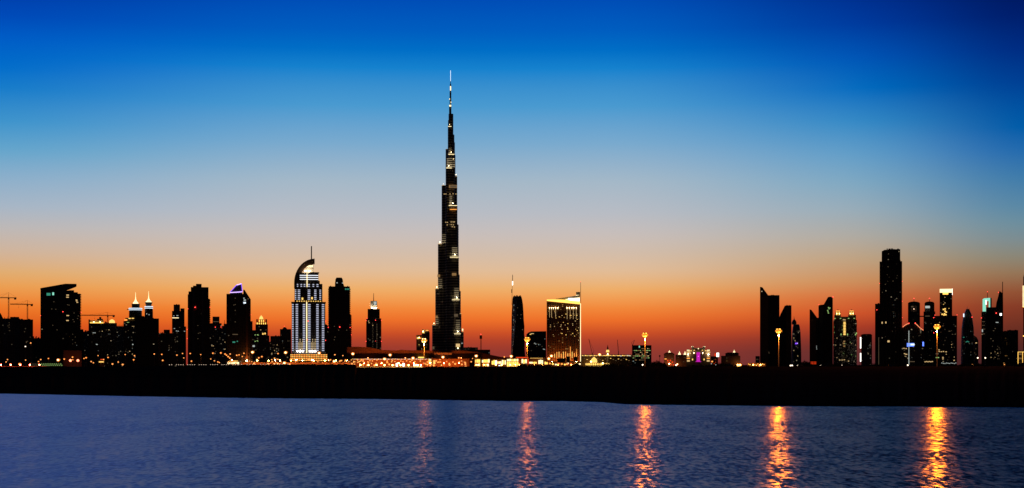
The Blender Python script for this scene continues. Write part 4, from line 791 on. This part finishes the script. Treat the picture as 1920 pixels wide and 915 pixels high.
# --- twin portal towers
g = 'pair of dark towers with arched tops and red tip lights'
for (lb, x0, x1, y0, lx0, lx1, D) in (('arched-top dark tower with dim portal opening, nearer the tall broad dark tower', 1702.4, 1725, 570, 1708, 1719.4, 4350), ('arched-top dark tower with bright white slot in its portal opening, behind a mast lamp', 1733.6, 1752, 570, 1734.6, 1743.6, 4360)):
    b = B('portal_tower', lb, 'tower', (x0 + x1) / 2, D, g); m_ = (x0 + x1) / 2; h = (x1 - x0) / 2
    b.box('leg', x0, lx0, 585, mt='f_dark', depth=30); b.box('leg', lx1, x1, 585, mt='f_dark', depth=30)
    b.box('inner_body', lx0 - .1, lx1 + .1, 584, mt='f_dark', depth=26, w=3)
    b.poly('arched_top', [(x0, 585.1), (x0, 568.6)] + [(m_ - h * math.cos(R(a)), 568.6 - 3.4 * math.sin(R(a))) for a in range(20, 170, 15)] + [(x1, 568.6), (x1, 585.1), (lx1, 585.1), (lx1, 574), (lx1 - 1.5, 572.6), (lx0 + 1.5, 572.6), (lx0, 574), (lx0, 585.1)], 'f_dark', 30)
    b.box('portal_back', lx0, lx1, 572, 585, 'pale', 2, w=26); b.spire('mast', m_, 560, 567, .6, .35); b.red(m_, 559.4, .9, 6)
    b.scatter(16, x0 + 1, x1 - 1, 600, 680, ('w_dim', 'w_dim', 'w_white'), 1.1, 1)
    if x0 > 1730: b.box('base_block', 1731.6, 1753.6, 584, mt='f_dark', depth=34, w=2); b.win(1739.2, 575.6, 8.6, 4.4, 'w_white', 'lit_slot', .4); b.win(1743, 592.6, 18, 1.1, 'w_dim', 'lit_floor_or_wash', 1.6); b.red(1752.4, 595, .7, 0)
    else: b.win(1710.6, 575, 4, 2, 'w_dim', 'lit_slot', 1); b.light(1713.6, 579, 14, 160, (1, .6, .4)); b.box('sky_bridge', 1724.8, 1731.8, 592, 594, 'dark', 6, w=10)
b = B('arched_block', 'dark block with two curved red-white roof lines and blue lit signs', 'building', 1711.5, 3850)
b.poly('body', [(1690, None), (1690, 616), (1693, 613.4), (1698, 609.4), (1704, 606.6), (1709.6, 607.6), (1716, 606.4), (1721, 610), (1727, 616), (1732.4, 619.6), (1732.4, None)], 'f_busy', 40)
for nm, pts in (('roof_line', [(1692.6, 613.2), (1696, 610.2), (1700, 607.8), (1704, 606.4)]), ('roof_line', [(1716, 606), (1720, 609.8), (1725, 614.8), (1731.4, 619.4)])):
    bm = bmesh.new()
    for p, q in zip(pts, pts[1:]): bm_rod(bm, (b.u(p[0]), -.8, b.z(p[1])), (b.u(q[0]), -.8, b.z(q[1])), b.m(.5), n=6)
    mesh_obj(nm, bm, glow('roof_line_glow', (1, .28, .12), 1.6), b.o)
b.red(1704.2, 606, .9); b.red(1716, 606, .9); b.box('light_strip', 1703.6, 1704.7, 620, 684, 'w_white', .6, w=-1); b.win(1708.4, 646.4, 10.6, 6, 'g_blue', 'blue_sign'); b.win(1701.6, 646.6, 2, 6.6, 'g_blue', 'blue_sign'); b.win(1731, 645, 2.6, 8, 'g_blue', 'blue_sign'); b.win(1711, 646, 7, 3, 'g_ice', 'blue_sign', -.3)
b.wins([(1696, 663), (1698, 664), (1700, 664.4), (1695, 653), (1699, 653.6)], 'w_warm', 2.4, 1.3); b.win(1710, 678, 10, 1.3, 'w_dim'); b.scatter(20, 1691, 1731, 625, 680, ('w_dim', 'w_white', 'w_warm', 'w_dim'), 1.2, 1)
# --- white crown
b = B('crowned_tower', 'dark tower with blazing white rectangular crown above wide lower block', 'tower', 1774, 4000)
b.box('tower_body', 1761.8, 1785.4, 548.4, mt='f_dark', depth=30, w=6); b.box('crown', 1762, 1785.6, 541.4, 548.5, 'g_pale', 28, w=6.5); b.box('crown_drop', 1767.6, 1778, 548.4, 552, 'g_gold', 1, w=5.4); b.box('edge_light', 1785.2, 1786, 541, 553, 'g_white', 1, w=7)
b.box('base_block', 1752, 1794.4, 592, mt='f_res', depth=50); b.red(1794.4, 590.6, .6); b.red(1753, 590.6, .6); b.red(1750.8, 624, .7); b.red(1750.6, 595.6, .7)
b.wins([(1772, 579), (1772, 583), (1774, 585), (1771, 588), (1770, 590.4), (1766.6, 589), (1773.4, 590), (1769, 580)], 'w_gold', 2.6, 2.4, w=5.8); b.scatter(18, 1763, 1784, 556, 590, ('w_dim', 'w_warm', 'w_gold', 'w_dim'), 1.4, 1.1, w=5.8)
b.wins([(1768, 611), (1779.6, 621), (1781, 621), (1786, 627), (1791, 627), (1786, 645)], 'w_dim', 2, 1.2); b.wins([(1760.6, 656), (1761, 659), (1765, 659.4), (1769, 659), (1774, 659.6), (1768, 670), (1768, 673), (1789, 675.6)], 'w_warm', 2.4, 1.4); b.win(1757.6, 670.4, 6, 1.6, 'w_green', 'lit_floor_or_wash')
for i in range(10): b.win(1766 + i * 2.9, 680.6 + (i % 3) * .5, 1.8, 1.2, 'w_white'); 
b.scatter(36, 1753, 1793, 598, 676, ('w_dim', 'w_dim', 'w_warm'), 1.2, 1)
b = B('low_block', 'low lit block with a pale cornice line below the white-slot portal tower', 'building', 1742, 3700); b.box('body', 1732.6, 1751, 676, mt='f_res', depth=20)
for i in range(6): b.win(1734.6 + i * 2.7, 678.4 - (i % 2) * .6, 2.4, 1.3, 'w_warm')
# --- bullet tower
b = B('bullet_tower', 'bullet-shaped dark tower with twin spikes and red lights', 'tower', 1814.4, 4100)
b.lathe('body', 1814.4, [(12.4, None), (12, 640), (11, 614), (9.6, 603), (8.2, 594), (6.6, 588), (4.4, 583), (2.8, 579)], 'f_dark', n=20)
b.spire('spire', 1813.6, 574.6, 580, .4, .25, 'metal', 16); b.spire('spire', 1817, 577.4, 583, .4, .25, 'metal', 16); b.win(1807, 591, 2, 6.4, 'g_ice', 'edge_light', 6); b.red(1813.6, 587.6, .8, 10); b.red(1822.6, 594.4, .8, 8); b.wins([(1812, 641), (1816, 641), (1814, 640), (1807, 632.4)], 'w_teal', 2.2, 1.2, w=.5); b.scatter(24, 1804, 1825, 620, 676, ('w_dim', 'w_white', 'w_dim'), 1.1, 1, w=1.6)
b = B('low_tower', 'small round-topped dark block leaning on the bullet-shaped tower', 'building', 1829, 4200)
b.poly('body', [(1822, None), (1822, 629), (1826, 629), (1831, 632), (1834.4, 638), (1834.4, None)], 'f_res', 22); b.win(1830.4, 643, 3, 1.4, 'w_warm'); b.scatter(5, 1826, 1833, 650, 670, ('w_dim',))
# --- teal frame tower
b = B('frame_tower', 'dark tower with glowing teal-white open frame and thin spire', 'tower', 1850, 4050)
b.box('body', 1840.2, 1850, 584, mt='f_res', depth=30); b.poly('teal_frame', [(1842.4, 584.1), (1842.4, 560.6), (1846, 559), (1856.6, 558.4), (1856.6, 576.2), (1853.8, 576.2), (1853.8, 564.4), (1848.6, 564.4), (1848.6, 584.1)], 'g_teal', 3, w=4); b.poly('frame', [(1856.5, 576), (1856.5, 558.4), (1859.4, 558.6), (1859.4, 576)], 'f_cool', 10, w=4.5)
b.win(1849, 566.6, 2, 8, 'g_white', 'lit_slot', 3.6); b.spire('spire', 1851.6, 547.4, 559, .55, .4, w=9); b.red(1851.6, 546.8, .6, 9); b.red(1840, 596, .7); b.win(1842, 620, 2, 5, 'w_white', 'lit_slot'); b.wins([(1844, 603), (1844, 610), (1844.6, 617), (1844, 626)], 'w_dim', 5, .9)
b = B('sail_tower', 'dark tower with curved sail side rising to a tall thin fin', 'tower', 1865, 3980)
b.box('body', 1849, 1868.2, 576, mt='f_dark', depth=32); b.box('main_slab', 1868, 1879.8, 576, mt='f_dark', depth=34, w=2); b.poly('sail', [(1867, 576.1), (1868.6, 566), (1871, 558), (1872.8, 550.6), (1873, 546.4), (1875, 546), (1879.6, 549.4), (1879.6, 576.1)], 'dark', 14, w=5); b.poly('fin', [(1879.5, None), (1879.2, 529), (1880.4, 527.4), (1880.9, 577), (1880.9, None)], 'dark', 6, w=5)
b.red(1867.8, 587, .9); b.red(1872, 548, .6, 4); b.win(1876.4, 589.6, 3.4, 4.2, 'g_white', 'white_beacon', 2); b.wins([(1868.6, 604.4), (1870.6, 604.6)], 'w_white', 3, 1.2); b.wins([(1866, 616), (1863, 620), (1858, 635), (1862, 639), (1870, 655), (1872, 667)], 'w_dim', 2, 1.3); b.scatter(24, 1857, 1878, 648, 676, ('w_dim', 'w_warm', 'w_dim'), 1.2, 1)
b = B('low_tower', 'narrow low dark block at the foot of the tall thin fin', 'building', 1884.4, 4200); b.box('body', 1880, 1889, 621, mt='f_brown', depth=18); b.clutter(1881, 1888, 621, 2, 1)
b = B('low_tower', 'plain square-topped dark block near the photo edge beyond the tall fin', 'building', 1898.6, 4100); b.o['label'] = 'plain square-topped near-black block between the fin tower and gold frame block'
b.box('body', 1888.2, 1909, 619, mt='f_black', depth=30); b.clutter(1890, 1907, 619, 3, .8); b.scatter(6, 1890, 1908, 650, 678, ('w_dim',))
b = B('low_block', 'low block outlined by golden frame lights at the foot of the outermost tower', 'building', 1913.4, 3950)
b.box('body', 1908, 1922, 657.6, mt='f_res', depth=20); b.rod('frame_light', (1908.4, 660), (1921, 660), .45, 'w_gold', -.6); b.rod('frame_light', (1908.8, 660), (1908.8, 682), .4, 'g_gold', -.6); b.rod('frame_light', (1917.4, 660), (1917.4, 680), .35, 'g_gold', -.6)
for i in range(6): b.win(1911 + (i % 3) * 2.5, 664 + (i // 3) * 8, 1.4, 3, 'g_dimgold')
b = B('gold_tower', 'outermost tall tower cut by photo edge with gold lit bands on its edge', 'tower', 1928, 4020); b.o['label'] = 'tall tower at the end of the skyline with bright gold lit edge bands'
b.box('body', 1918.6, 1942, 519, mt='f_dark', depth=34); b.poly('pointed_top', [(1918.8, 519.1), (1921, 511), (1929, 500), (1941.6, 519.1)], 'f_dark', 26, w=4)
for i in range(18): b.win(1919.6, 536.4 + i * 2.2, 4.6, 1.3, 'g_pale', 'gold_band')
b.win(1919.6, 575.4, 4, 1.4, 'g_gold', 'gold_band'); b.win(1919.6, 630, 3, 2, 'g_gold', 'gold_band')

# --- low things along the street on the near left side
b = B('service_building', 'long low building with green-yellow lit windows before the slanted-roof slab', 'building', 88, 2200)
b.box('body', 56, 118, 680, mt='conc', depth=16)
for i in range(30): b.win(58 + i * 2, 682.4 + (i % 2) * 2.6, 1.3, 1.6, 'w_green' if i > 9 else 'w_dim')
b = B('low_block', 'low reddish-lit wall block at the foot of the slanted-roof slab', 'building', 136, 2600); b.box('body', 119, 153, 657, mt='brown', depth=24); b.light(132, 676, -20, 700, (1, .2, .1), 2); b.light(146, 676, -20, 700, (1, .2, .1), 2)
b = B('kiosk', 'small kiosk with yellow and red lit canopy below the spiky-rod block', 'kiosk', 190, 2300); b.box('body', 186, 196, 673, mt='brown', depth=8); b.win(190, 678.5, 9, 2, 'w_gold', 'lit_canopy'); b.win(192, 674, 7, 1.2, 'g_redband', 'lit_canopy')
b = B('headlight_trail_canopy', 'wide low canopy standing in for blazing yellow-white headlight trails below violet crown tower', 'canopy', 437, 2400)  # glowing canopy added in place of converging headlight trails
b.box('roof', 424, 451, 677.6, 678.8, 'conc', 14, w=-7); b.box('lit_soffit', 426.6, 448.6, 678.9, 682.4, 'g_pale', 3, w=-4); b.box('lit_soffit', 430, 446, 676.4, 677.6, 'g_gold', 3, w=-4)
for x in (427, 434, 441, 448): b.box('post', x - .3, x + .3, 678.8, mt='steel', depth=.6, w=2)
# ---------------------------------------------------------------- tall mast lamps by the creek
def mast_lamp(px, py, D, label, watts, strength_mat='lamp_mast'):
    c = B('mast_lamp', label, 'street lamp', px, D, 'tall mast lamps along the creek')
    zt = c.z(py)
    bm = bmesh.new(); bm_rod(bm, (0, 0, 0), (0, 0, zt), .34, .16, 10); mesh_obj('pole', bm, M['galv'], c.o)
    bm = bmesh.new()
    for k in range(24):
        a, e = k * math.tau / 24, (k + 1) * math.tau / 24; bm_rod(bm, (1.5 * math.cos(a), 1.5 * math.sin(a), zt), (1.5 * math.cos(e), 1.5 * math.sin(e), zt), .08, n=5)
    for k in range(5): a = k * math.tau / 10; bm_rod(bm, (-1.75 * math.cos(a), -1.75 * math.sin(a), zt), (1.75 * math.cos(a), 1.75 * math.sin(a), zt), .08, n=5)
    mesh_obj('ring', bm, M['galv'], c.o)
    # floods in three rings: a wide one and a narrow one above and below it
    heads = [(1.75, k * math.tau / 10, 0, 'halo_mast') for k in range(10)] + [(1.0, k * math.tau / 6 + .3, 1.0, strength_mat if k % 2 else 'halo_mast') for k in range(6)] + [(1.0, k * math.tau / 6, -.9, strength_mat if k % 2 else 'halo_mast') for k in range(6)] + [(.9, k * math.tau / 5, .1, strength_mat) for k in range(5)]  # dim amber heads paint a halo round the bright core
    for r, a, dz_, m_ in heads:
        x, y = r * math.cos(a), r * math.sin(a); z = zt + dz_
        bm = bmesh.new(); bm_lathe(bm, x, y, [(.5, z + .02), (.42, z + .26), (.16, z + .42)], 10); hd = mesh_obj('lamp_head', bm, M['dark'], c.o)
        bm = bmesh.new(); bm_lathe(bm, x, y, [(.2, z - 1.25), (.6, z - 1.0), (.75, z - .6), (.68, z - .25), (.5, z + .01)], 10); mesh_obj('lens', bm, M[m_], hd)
    d = bpy.data.lights.new('creek_flood', 'SPOT'); d.energy = watts; d.color = (1, .19, .002); d.shadow_soft_size = .8; d.spot_size = R(110); d.spot_blend = .3
    o = link(bpy.data.objects.new('creek_flood', d), c.o); o.location = (0, -3.2, zt - .6); o.rotation_euler = (R(84), 0, R(180))       # aimed over the water
    point_light('lamp_light', c.o, (0, -3.0, zt - 4.0), 26000, (1, .24, .02), .3)
    return c
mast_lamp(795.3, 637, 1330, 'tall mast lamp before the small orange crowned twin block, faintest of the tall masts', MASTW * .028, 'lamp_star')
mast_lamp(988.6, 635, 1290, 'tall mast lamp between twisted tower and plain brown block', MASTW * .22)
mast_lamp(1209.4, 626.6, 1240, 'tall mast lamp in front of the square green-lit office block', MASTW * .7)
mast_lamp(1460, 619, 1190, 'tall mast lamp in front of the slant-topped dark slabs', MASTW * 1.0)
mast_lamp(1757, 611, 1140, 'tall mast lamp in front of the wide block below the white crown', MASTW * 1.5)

# ---------------------------------------------------------------- street lamps
PROTO = {}
def lamp_proto(kind):
    """pole of unit height, bracket and glowing globe; copied for every lamp of the kind"""
    m, r = {'sodium': ('lamp_sodium', 1.15), 'star': ('lamp_star', 1.6), 'white': ('lamp_white', .75), 'small': ('lamp_small', .85)}[kind]
    bm = bmesh.new(); bm_rod(bm, (0, 0, 0), (0, 0, 1), .2, .12, 7); pole = mesh_obj('pole', bm, M['galv'])
    bm = bmesh.new(); bm_rod(bm, (0, 0, 0), (0, -.9, .25), .08, n=5); bm_rod(bm, (0, 0, -.9), (0, -.7, .1), .06, n=5); arm = mesh_obj('bracket', bm, M['galv'])
    bm = bmesh.new(); bm_lathe(bm, 0, -.9, [(r * .2, -r * .95), (r * .72, -r * .62), (r, 0), (r * .8, r * .45), (r * .3, r * .62)], 12); head = mesh_obj('lamp_head', bm, M[{'sodium': 'halo', 'star': 'halo_star'}.get(kind, m)], smooth=True)  # for sodium and star kinds the oversized dim globe paints a halo
    if kind not in ('sodium', 'star'): return pole, arm, head
    bm = bmesh.new(); bm_lathe(bm, 0, -.9 - r * .55, [(r * .1, -r * .62), (r * .42, -r * .45), (r * .58, -r * .05), (r * .4, r * .25), (r * .1, r * .35)], 12); lens = mesh_obj('lens', bm, M[m], smooth=True)
    return pole, arm, head, lens
USED = set()
def lamp(px, py, kind, label, D):
    if kind not in PROTO: PROTO[kind] = lamp_proto(kind)
    x, z = (px - CX) / F * D, CAMZ + (HY - py) / F * D
    base = max(1.0, min(GZ, z - 3))
    root = link(bpy.data.objects.new('street_lamp', None)); root.location = (x, D, base)
    tag(root, label, 'street lamp', 'street lamps: ' + label)
    for i, src in enumerate(PROTO[kind]):
        o = src if kind not in USED else src.copy()
        if kind in USED: COL.objects.link(o)
        o.parent = root
        if i == 0: o.scale = (1, 1, z - base)
        else: o.location = (0, 0, z - base)
    USED.add(kind)
    return root
rl = random.Random(11)
ZONES = [(60, 'small orange street lamp under the construction cranes'), (160, 'small orange street lamp at the foot of the slanted-roof slab'), (232, 'small orange street lamp below the orange crowned blocks'),
         (300, 'small orange street lamp below the white spired towers'), (352, 'small orange street lamp below the slim white-striped tower'), (412, 'small orange street lamp below the broad stepped black tower'),
         (463, 'small orange street lamp in the cluster below the violet crowned tower'), (506, 'small orange street lamp below the golden tiered crown tower'), (543, 'small orange street lamp below the peaked dark block'),
         (616, 'small orange street lamp before the striped hotel podium'), (662, 'small orange street lamp at the foot of the black balcony tower'), (718, 'small orange street lamp before the mall below the lantern tower'),
         (800, 'small orange street lamp before the middle of the mall'), (880, 'small orange street lamp before the mall below the tallest tower'), (965, 'small orange street lamp by the bright shops near aerial mast'), (1095, 'small orange street lamp below the golden-roofed hotel'),
         (1300, 'small street lamp on dark ground near square office block and palace'), (1520, 'small white lamp at the foot of the slant-topped twin slabs'), (1650, 'small white lamp below the turreted tower'), (1930, 'small white lamp on dark ground below the outer cluster')]
STARZ = [(200, 'bright orange street lamp before the slanted-roof slab'), (500, 'bright orange street lamp on tall pole below the golden tiered crown tower'), (545, 'bright orange street lamp left of the striped hotel tower'), (612, 'bright orange street lamp in front of the striped hotel podium'),
         (640, 'bright orange street lamp at the foot of the black balcony tower'), (700, 'bright orange street lamp between black balcony tower and lantern tower'), (790, 'bright orange street lamp before the mall roof'), (880, 'bright orange street lamp below the tallest tower'),
         (930, 'bright orange street lamp beside the thin aerial mast'), (1000, 'bright orange street lamp above the arched yellow shop'), (1060, 'bright orange street lamp at the corner of the golden-roofed hotel'), (1200, 'bright orange street lamp above the golden dome')]
def zone(px, z):
    for lim, lab in z:
        if px <= lim: return lab
    return z[-1][1]
S = 'sodium'; W_ = 'white'; T_ = 'star'; s_ = 'small'
LAMPS = [(14.5, 674, s_), (11.8, 678.5, s_), (37.4, 682, S), (48.4, 675, s_), (48, 649.5, W_), (58, 643, s_), (76.8, 674, s_), (72.7, 677.7, S), (91.3, 672, S), (121, 673, S), (136.6, 669.4, S), (137, 674.4, S), (158, 672, S), (162, 670.5, S), (110, 674.6, T_),
 (184.3, 666.7, s_), (194.7, 674, S), (203, 670, S), (175.4, 680, s_), (171.3, 677.7, s_), (211.3, 682.3, s_), (222, 678.6, s_), (230.4, 683.3, s_), (235, 664.7, s_), (252.6, 666.7, S), (251, 674.4, S), (289.5, 663.6, s_), (303.7, 664.2, S), (305.5, 675.5, S), (332, 665.7, s_),
 (342.5, 662.6, s_), (344.8, 671, s_), (357, 662.6, S), (359.3, 677, S), (376.7, 664.7, s_), (399.6, 662, S), (414.5, 661.5, S), (422.4, 663.6, S), (425, 665.7, S), (428.2, 668.4, S), (431.3, 671, S), (434.2, 674, S), (437.6, 676.7, S), (431.8, 663.6, s_), (444.2, 666, S), (448.4, 665.3, S),
 (454.6, 668.2, S), (457.7, 662.2, S), (395.4, 673, s_), (411.4, 679.6, s_), (474, 660, T_), (485.6, 670.6, S), (491.3, 668.5, S), (477.9, 679.8, S), (468, 676.9, s_), (499.4, 680.6, S), (506, 680, s_), (510.9, 677.9, S), (515, 671.5, S), (521.5, 662.8, S), (520, 673.5, s_), (515, 681.6, S),
 (521.3, 681.3, S), (527, 677.3, s_), (536, 660.6, T_), (533.8, 680, T_), (544.8, 673.8, S), (550.6, 675.6, S), (554.4, 674, S), (557.5, 676.3, S), (554.8, 680, S), (578, 674.6, S), (583.8, 673.8, S), (585.6, 676.9, S), (588, 680, S), (598.8, 661.5, T_), (605, 680.3, S), (610, 675.3, S),
 (615.6, 674.4, S), (618, 675.6, S), (620, 674.4, S), (626.9, 677, T_), (640.6, 675.9, S), (648, 674.6, S), (647.5, 680, S), (661.9, 663, T_), (628, 665, s_), (643, 666.6, s_), (658.8, 674.8, s_), (670.6, 675, S), (677.5, 675, S), (671, 679.3, s_), (681.2, 683.5, S), (698.4, 676.4, S), (702.4, 684.5, S),
 (707, 675, S), (721.3, 672.7, T_), (731.6, 665.2, T_), (726, 676.7, S), (730, 683, S), (735.6, 675.8, S), (751.7, 676.7, S), (755.6, 678.4, s_), (762.6, 676.4, S), (750.3, 683.5, S), (774.6, 671, T_), (778, 677.8, S), (780.3, 682.6, S), (788.3, 676.7, S), (801.5, 678.4, S), (801.5, 683.3, S),
 (806.7, 684.7, S), (813, 677, S), (813.5, 684.7, S), (825.6, 678.7, S), (830.7, 669.2, T_), (832.4, 682, s_), (837.4, 677.2, S), (849.3, 678.7, S), (853.4, 682, S), (860.3, 670.7, S), (861.7, 677.8, S), (871.4, 679, S), (873, 686.4, s_), (892.9, 667, T_), (886, 672, s_), (883.5, 678, S),
 (872.6, 682.4, s_), (945.6, 669, S), (958.5, 667.7, T_), (1028.8, 672, T_), (1033.8, 667, T_), (1124, 664.4, T_), (1204.8, 683.8, W_), (1267.4, 684.4, W_), (1348, 685, W_), (1374, 685.2, S), (1335, 677.6, S), (1423.6, 685.4, S), (1482, 685.2, W_), (1485, 685, W_), (1495.4, 685.2, W_), (1504.9, 685.2, W_),
 (1538.7, 685, W_), (1578, 685, W_), (1701.6, 684.6, W_), (1832.8, 670.8, W_), (1847, 670.8, W_), (1823, 683.6, s_), (1883, 683.6, s_), (866, 683, s_), (843, 684, s_), (690, 678, s_), (715, 679, s_), (663, 679, s_), (633, 679.6, s_), (574, 680.6, s_), (596, 678, s_), (1047, 682, S), (1063, 682.4, S), (1078, 680.6, S)]
LAMPS += [(rl.uniform(*a), rl.uniform(673.5, 683), s_ if i % 3 else S) for a, n in (((395, 470), 6), ((470, 545), 10), ((545, 665), 14), ((665, 800), 12), ((800, 885), 8)) for i in range(n)]
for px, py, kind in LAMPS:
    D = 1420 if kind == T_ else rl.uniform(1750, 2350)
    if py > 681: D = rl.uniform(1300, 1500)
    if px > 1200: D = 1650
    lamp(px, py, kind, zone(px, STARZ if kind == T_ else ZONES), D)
# light that the lamp rows throw on the street fronts (inside the lamps' own tree)
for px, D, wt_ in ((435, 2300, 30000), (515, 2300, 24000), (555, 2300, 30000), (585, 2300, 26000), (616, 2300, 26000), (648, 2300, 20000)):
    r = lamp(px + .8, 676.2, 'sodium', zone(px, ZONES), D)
    point_light('lamp_light', r, (0, -3, 16), wt_, (1, .3, .06), .6)

# ---------------------------------------------------------------- low viaduct with rail lamps, pale barrier on the step of the bank
def rail(label, x0, x1, y0, y1, D, step, m1='lamp_rail', beam='conc'):
    c = B('guard_rail', label, 'guard rail', (x0 + x1) / 2, D); bm = bmesh.new(); L = c.u(x1) - c.u(x0)
    za, zb = c.z(y0), c.z(y1); bm_rod(bm, (c.u(x0), 0, za), (c.u(x1), 0, zb), .16, n=6); mesh_obj('beam', bm, M[beam], c.o)
    n = max(2, int((x1 - x0) / step))
    bm = bmesh.new()
    for i in range(n + 1):
        k = i / n; xx = c.u(x0) + L * k; bm_box(bm, xx - .08, xx + .08, -.1, .1, za + (zb - za) * k - 3.4, za + (zb - za) * k)
    mesh_obj('baluster_row', bm, M['steel'], c.o)
    for i in range(n + 1):
        k = i / n
        if (i * 7) % 5 < 4: c.win(x0 + (x1 - x0) * k, y0 + (y1 - y0) * k - .7, .9, 1.2, m1, 'rail_lamp', .3)
    return c
rail('long guard rail with rows of tiny lamps on the bank below the violet crown', 318, 446, 684.8, 684.4, 1010, 4.2)
rail('guard rail with rows of tiny pale lamps on the raised bank before the hotel tower', 448, 540, 684.2, 683.4, 1012, 5)
def barrier(label, x0, x1, y0, y1, D, m_='pale'):
    c = B('road_glow_barrier', label, 'barrier', (x0 + x1) / 2, D); bm = bmesh.new()
    bm_prism(bm, [(c.u(x0), c.z(y1)), (c.u(x0), c.z(y0) - .25), (c.u(x0) + .3, c.z(y0)), (c.u(x1) - .3, c.z(y0)), (c.u(x1), c.z(y0) - .25), (c.u(x1), c.z(y1))], 0, .45); mesh_obj('wall', bm, M[m_], c.o)
    n = int((c.u(x1) - c.u(x0)) / 8); 
    for i in range(n): bx = c.u(x0) + (i + .5) * 8; bm = bmesh.new(); bm_box(bm, bx - .2, bx + .2, .44, .8, c.z(y1), c.z(y0) - .3); mesh_obj('buttress', bm, M['conc'], c.o)
    return c
c = barrier('long low pale barrier glowing orange at the step in the bank before the mall', 669, 774, 687, 690.5, 1090)
for i in range(7): point_light('lamp_light', c.o, (c.u(676 + i * 15), -3.5, c.z(684.5)), 420, (1, .42, .1), .3)
c = barrier('short bright yellow-white lit barrier below the small twin block mast lamp', 774.6, 792, 686.8, 690.4, 1085)
for i in range(3): point_light('lamp_light', c.o, (c.u(777 + i * 6), -3, c.z(684.5)), 900, (1, .62, .25), .3)
c = barrier('long low brown wall added for orange street glow behind the bank before the hotel tower', 452, 660, 679.5, 684.5, 1560, 'brown')  # wall added to catch the street glow of the point lights below
for i in range(10): point_light('lamp_light', c.o, (c.u(462 + i * 21), -5, c.z(676)), 2200, (1, .24, .04), .3)
c = barrier('low wall standing in for a red light trail at the far end beneath the cranes', -30, 92, 686.6, 688.5, 1045, 'brown')  # added wall and red point lights stand in for a light trail
for i in range(6): point_light('lamp_light', c.o, (c.u(-16 + i * 18), -4, c.z(684)), 420, (1, .12, .05), .4)

# ---------------------------------------------------------------- trees on the far bank
def tree_meshes(seed):
    rr = random.Random(seed); bm = bmesh.new()
    bm_rod(bm, (0, 0, 0), (.1, 0, .42), .035, .024, 7)
    tips = []
    for k in range(6):
        a = k * 1.05 + rr.uniform(-.3, .3); q = (.1 + .26 * math.cos(a) * rr.uniform(.6, 1), .26 * math.sin(a), rr.uniform(.56, .78)); bm_rod(bm, (.1, 0, rr.uniform(.34, .42)), q, .02, .008, 5); tips.append(q)
    tme = bpy.data.meshes.new('trunk'); bm.to_mesh(tme); bm.free(); tme.materials.append(M['bark'])
    bm = bmesh.new()
    for q in tips + [(.1, 0, .86), (0, .1, .7), (.2, -.1, .68)]:
        rad = rr.uniform(.13, .22)
        for _ in range(75):
            v = Vector((rr.gauss(0, 1), rr.gauss(0, 1), rr.gauss(0, .8))).normalized() * rad * rr.uniform(.3, 1.05); p = Vector(q) + v
            a = Vector((rr.uniform(-1, 1), rr.uniform(-1, 1), rr.uniform(-1, 1))).normalized(); e = a.orthogonal().normalized(); s = rr.uniform(.025, .05)
            bm.faces.new([bm.verts.new(p + a * s), bm.verts.new(p + e * s * .6), bm.verts.new(p - a * s), bm.verts.new(p - e * s * .6)])
    cme = bpy.data.meshes.new('crown'); bm.to_mesh(cme); bm.free(); cme.materials.append(M['leaf'])
    return tme, cme
TREES = [tree_meshes(s) for s in range(5)]
rt = random.Random(5); nt_ = 0
def tree(px, ytop, D, label, group, wide=1.0):
    global nt_
    g = GZ if D > 1200 else CAMZ + (HY - crest_row(px)) / F * 1000 - .3 - max(0, (D - 1030)) * .075
    h = max(1.6, CAMZ + (HY - ytop) / F * D - g); x = (px - CX) / F * D
    root = link(bpy.data.objects.new('tree', None)); root.location = (x, D, g); root.rotation_euler = (0, 0, rt.uniform(0, 6.28)); root.scale = (h * wide, h * wide, h)
    tag(root, label, 'tree', group)
    tm, cm = TREES[nt_ % 5]; nt_ += 1
    link(bpy.data.objects.new('trunk', tm), root); link(bpy.data.objects.new('crown', cm), root)
SEG = [(975, 992, 680.8, 7, 'dark tree clump before the square pale lit shop'), (994, 1030, 682, 12, 'dark low tree before the gold-beaded shop'), (1073, 1085, 679.6, 5, 'dark tree at the foot of the golden-roofed hotel'), (1128, 1172, 681, 14, 'dark tree right of the golden domed mosque'),
       (1222, 1246, 677, 9, 'dark tree on the mound right of the square office block'), (1290, 1336, 682.6, 10, 'dark low tree in front of the lit palace'), (1345, 1376, 680, 9, 'dark tree before the broad white-finial pavilion'), (1388, 1402, 683, 4, 'dark tree between orange hut and orange stalls'),
       (1500, 1517, 677, 7, 'dark rounded tree between the two pairs of slant-topped slabs'), (1534, 1608, 680.5, 20, 'dark tree in the belt below the turreted tower'), (1610, 1652, 681, 11, 'dark tree in the belt below the white-strip block'), (1652, 1696, 681.5, 12, 'dark tree in the belt below the tall broad tower'),
       (1716, 1752, 682, 9, 'dark tree in the belt below the arched block'), (1752, 1800, 683.6, 11, 'dark low tree in the belt below the white crown'), (1800, 1845, 680, 12, 'dark tree in the belt below the bullet-shaped tower'), (1845, 1925, 681, 19, 'dark tree in the belt below the fin tower')]
for x0, x1, y, n, lab in SEG:
    for i in range(n):
        px = x0 + (x1 - x0) * (i + .5) / n + rt.uniform(-1.2, 1.2)
        edge = 1 - abs((i + .5) / n * 2 - 1) ** 3
        tree(px, y + rt.uniform(-.8, 1.6) + (1 - edge) * 2.2, rt.uniform(1420, 1600), lab, lab.replace('dark tree', 'dark trees'), rt.uniform(.7, 1.0))
for i in range(22):
    px = 935 + i * 46 + rt.uniform(-18, 18); tree(px, crest_row(px) - rt.uniform(.6, 2.2), rt.uniform(1012, 1034), 'small dark shrub on the crest of the black bank', 'shrubs on the crest of the bank', 1.3)
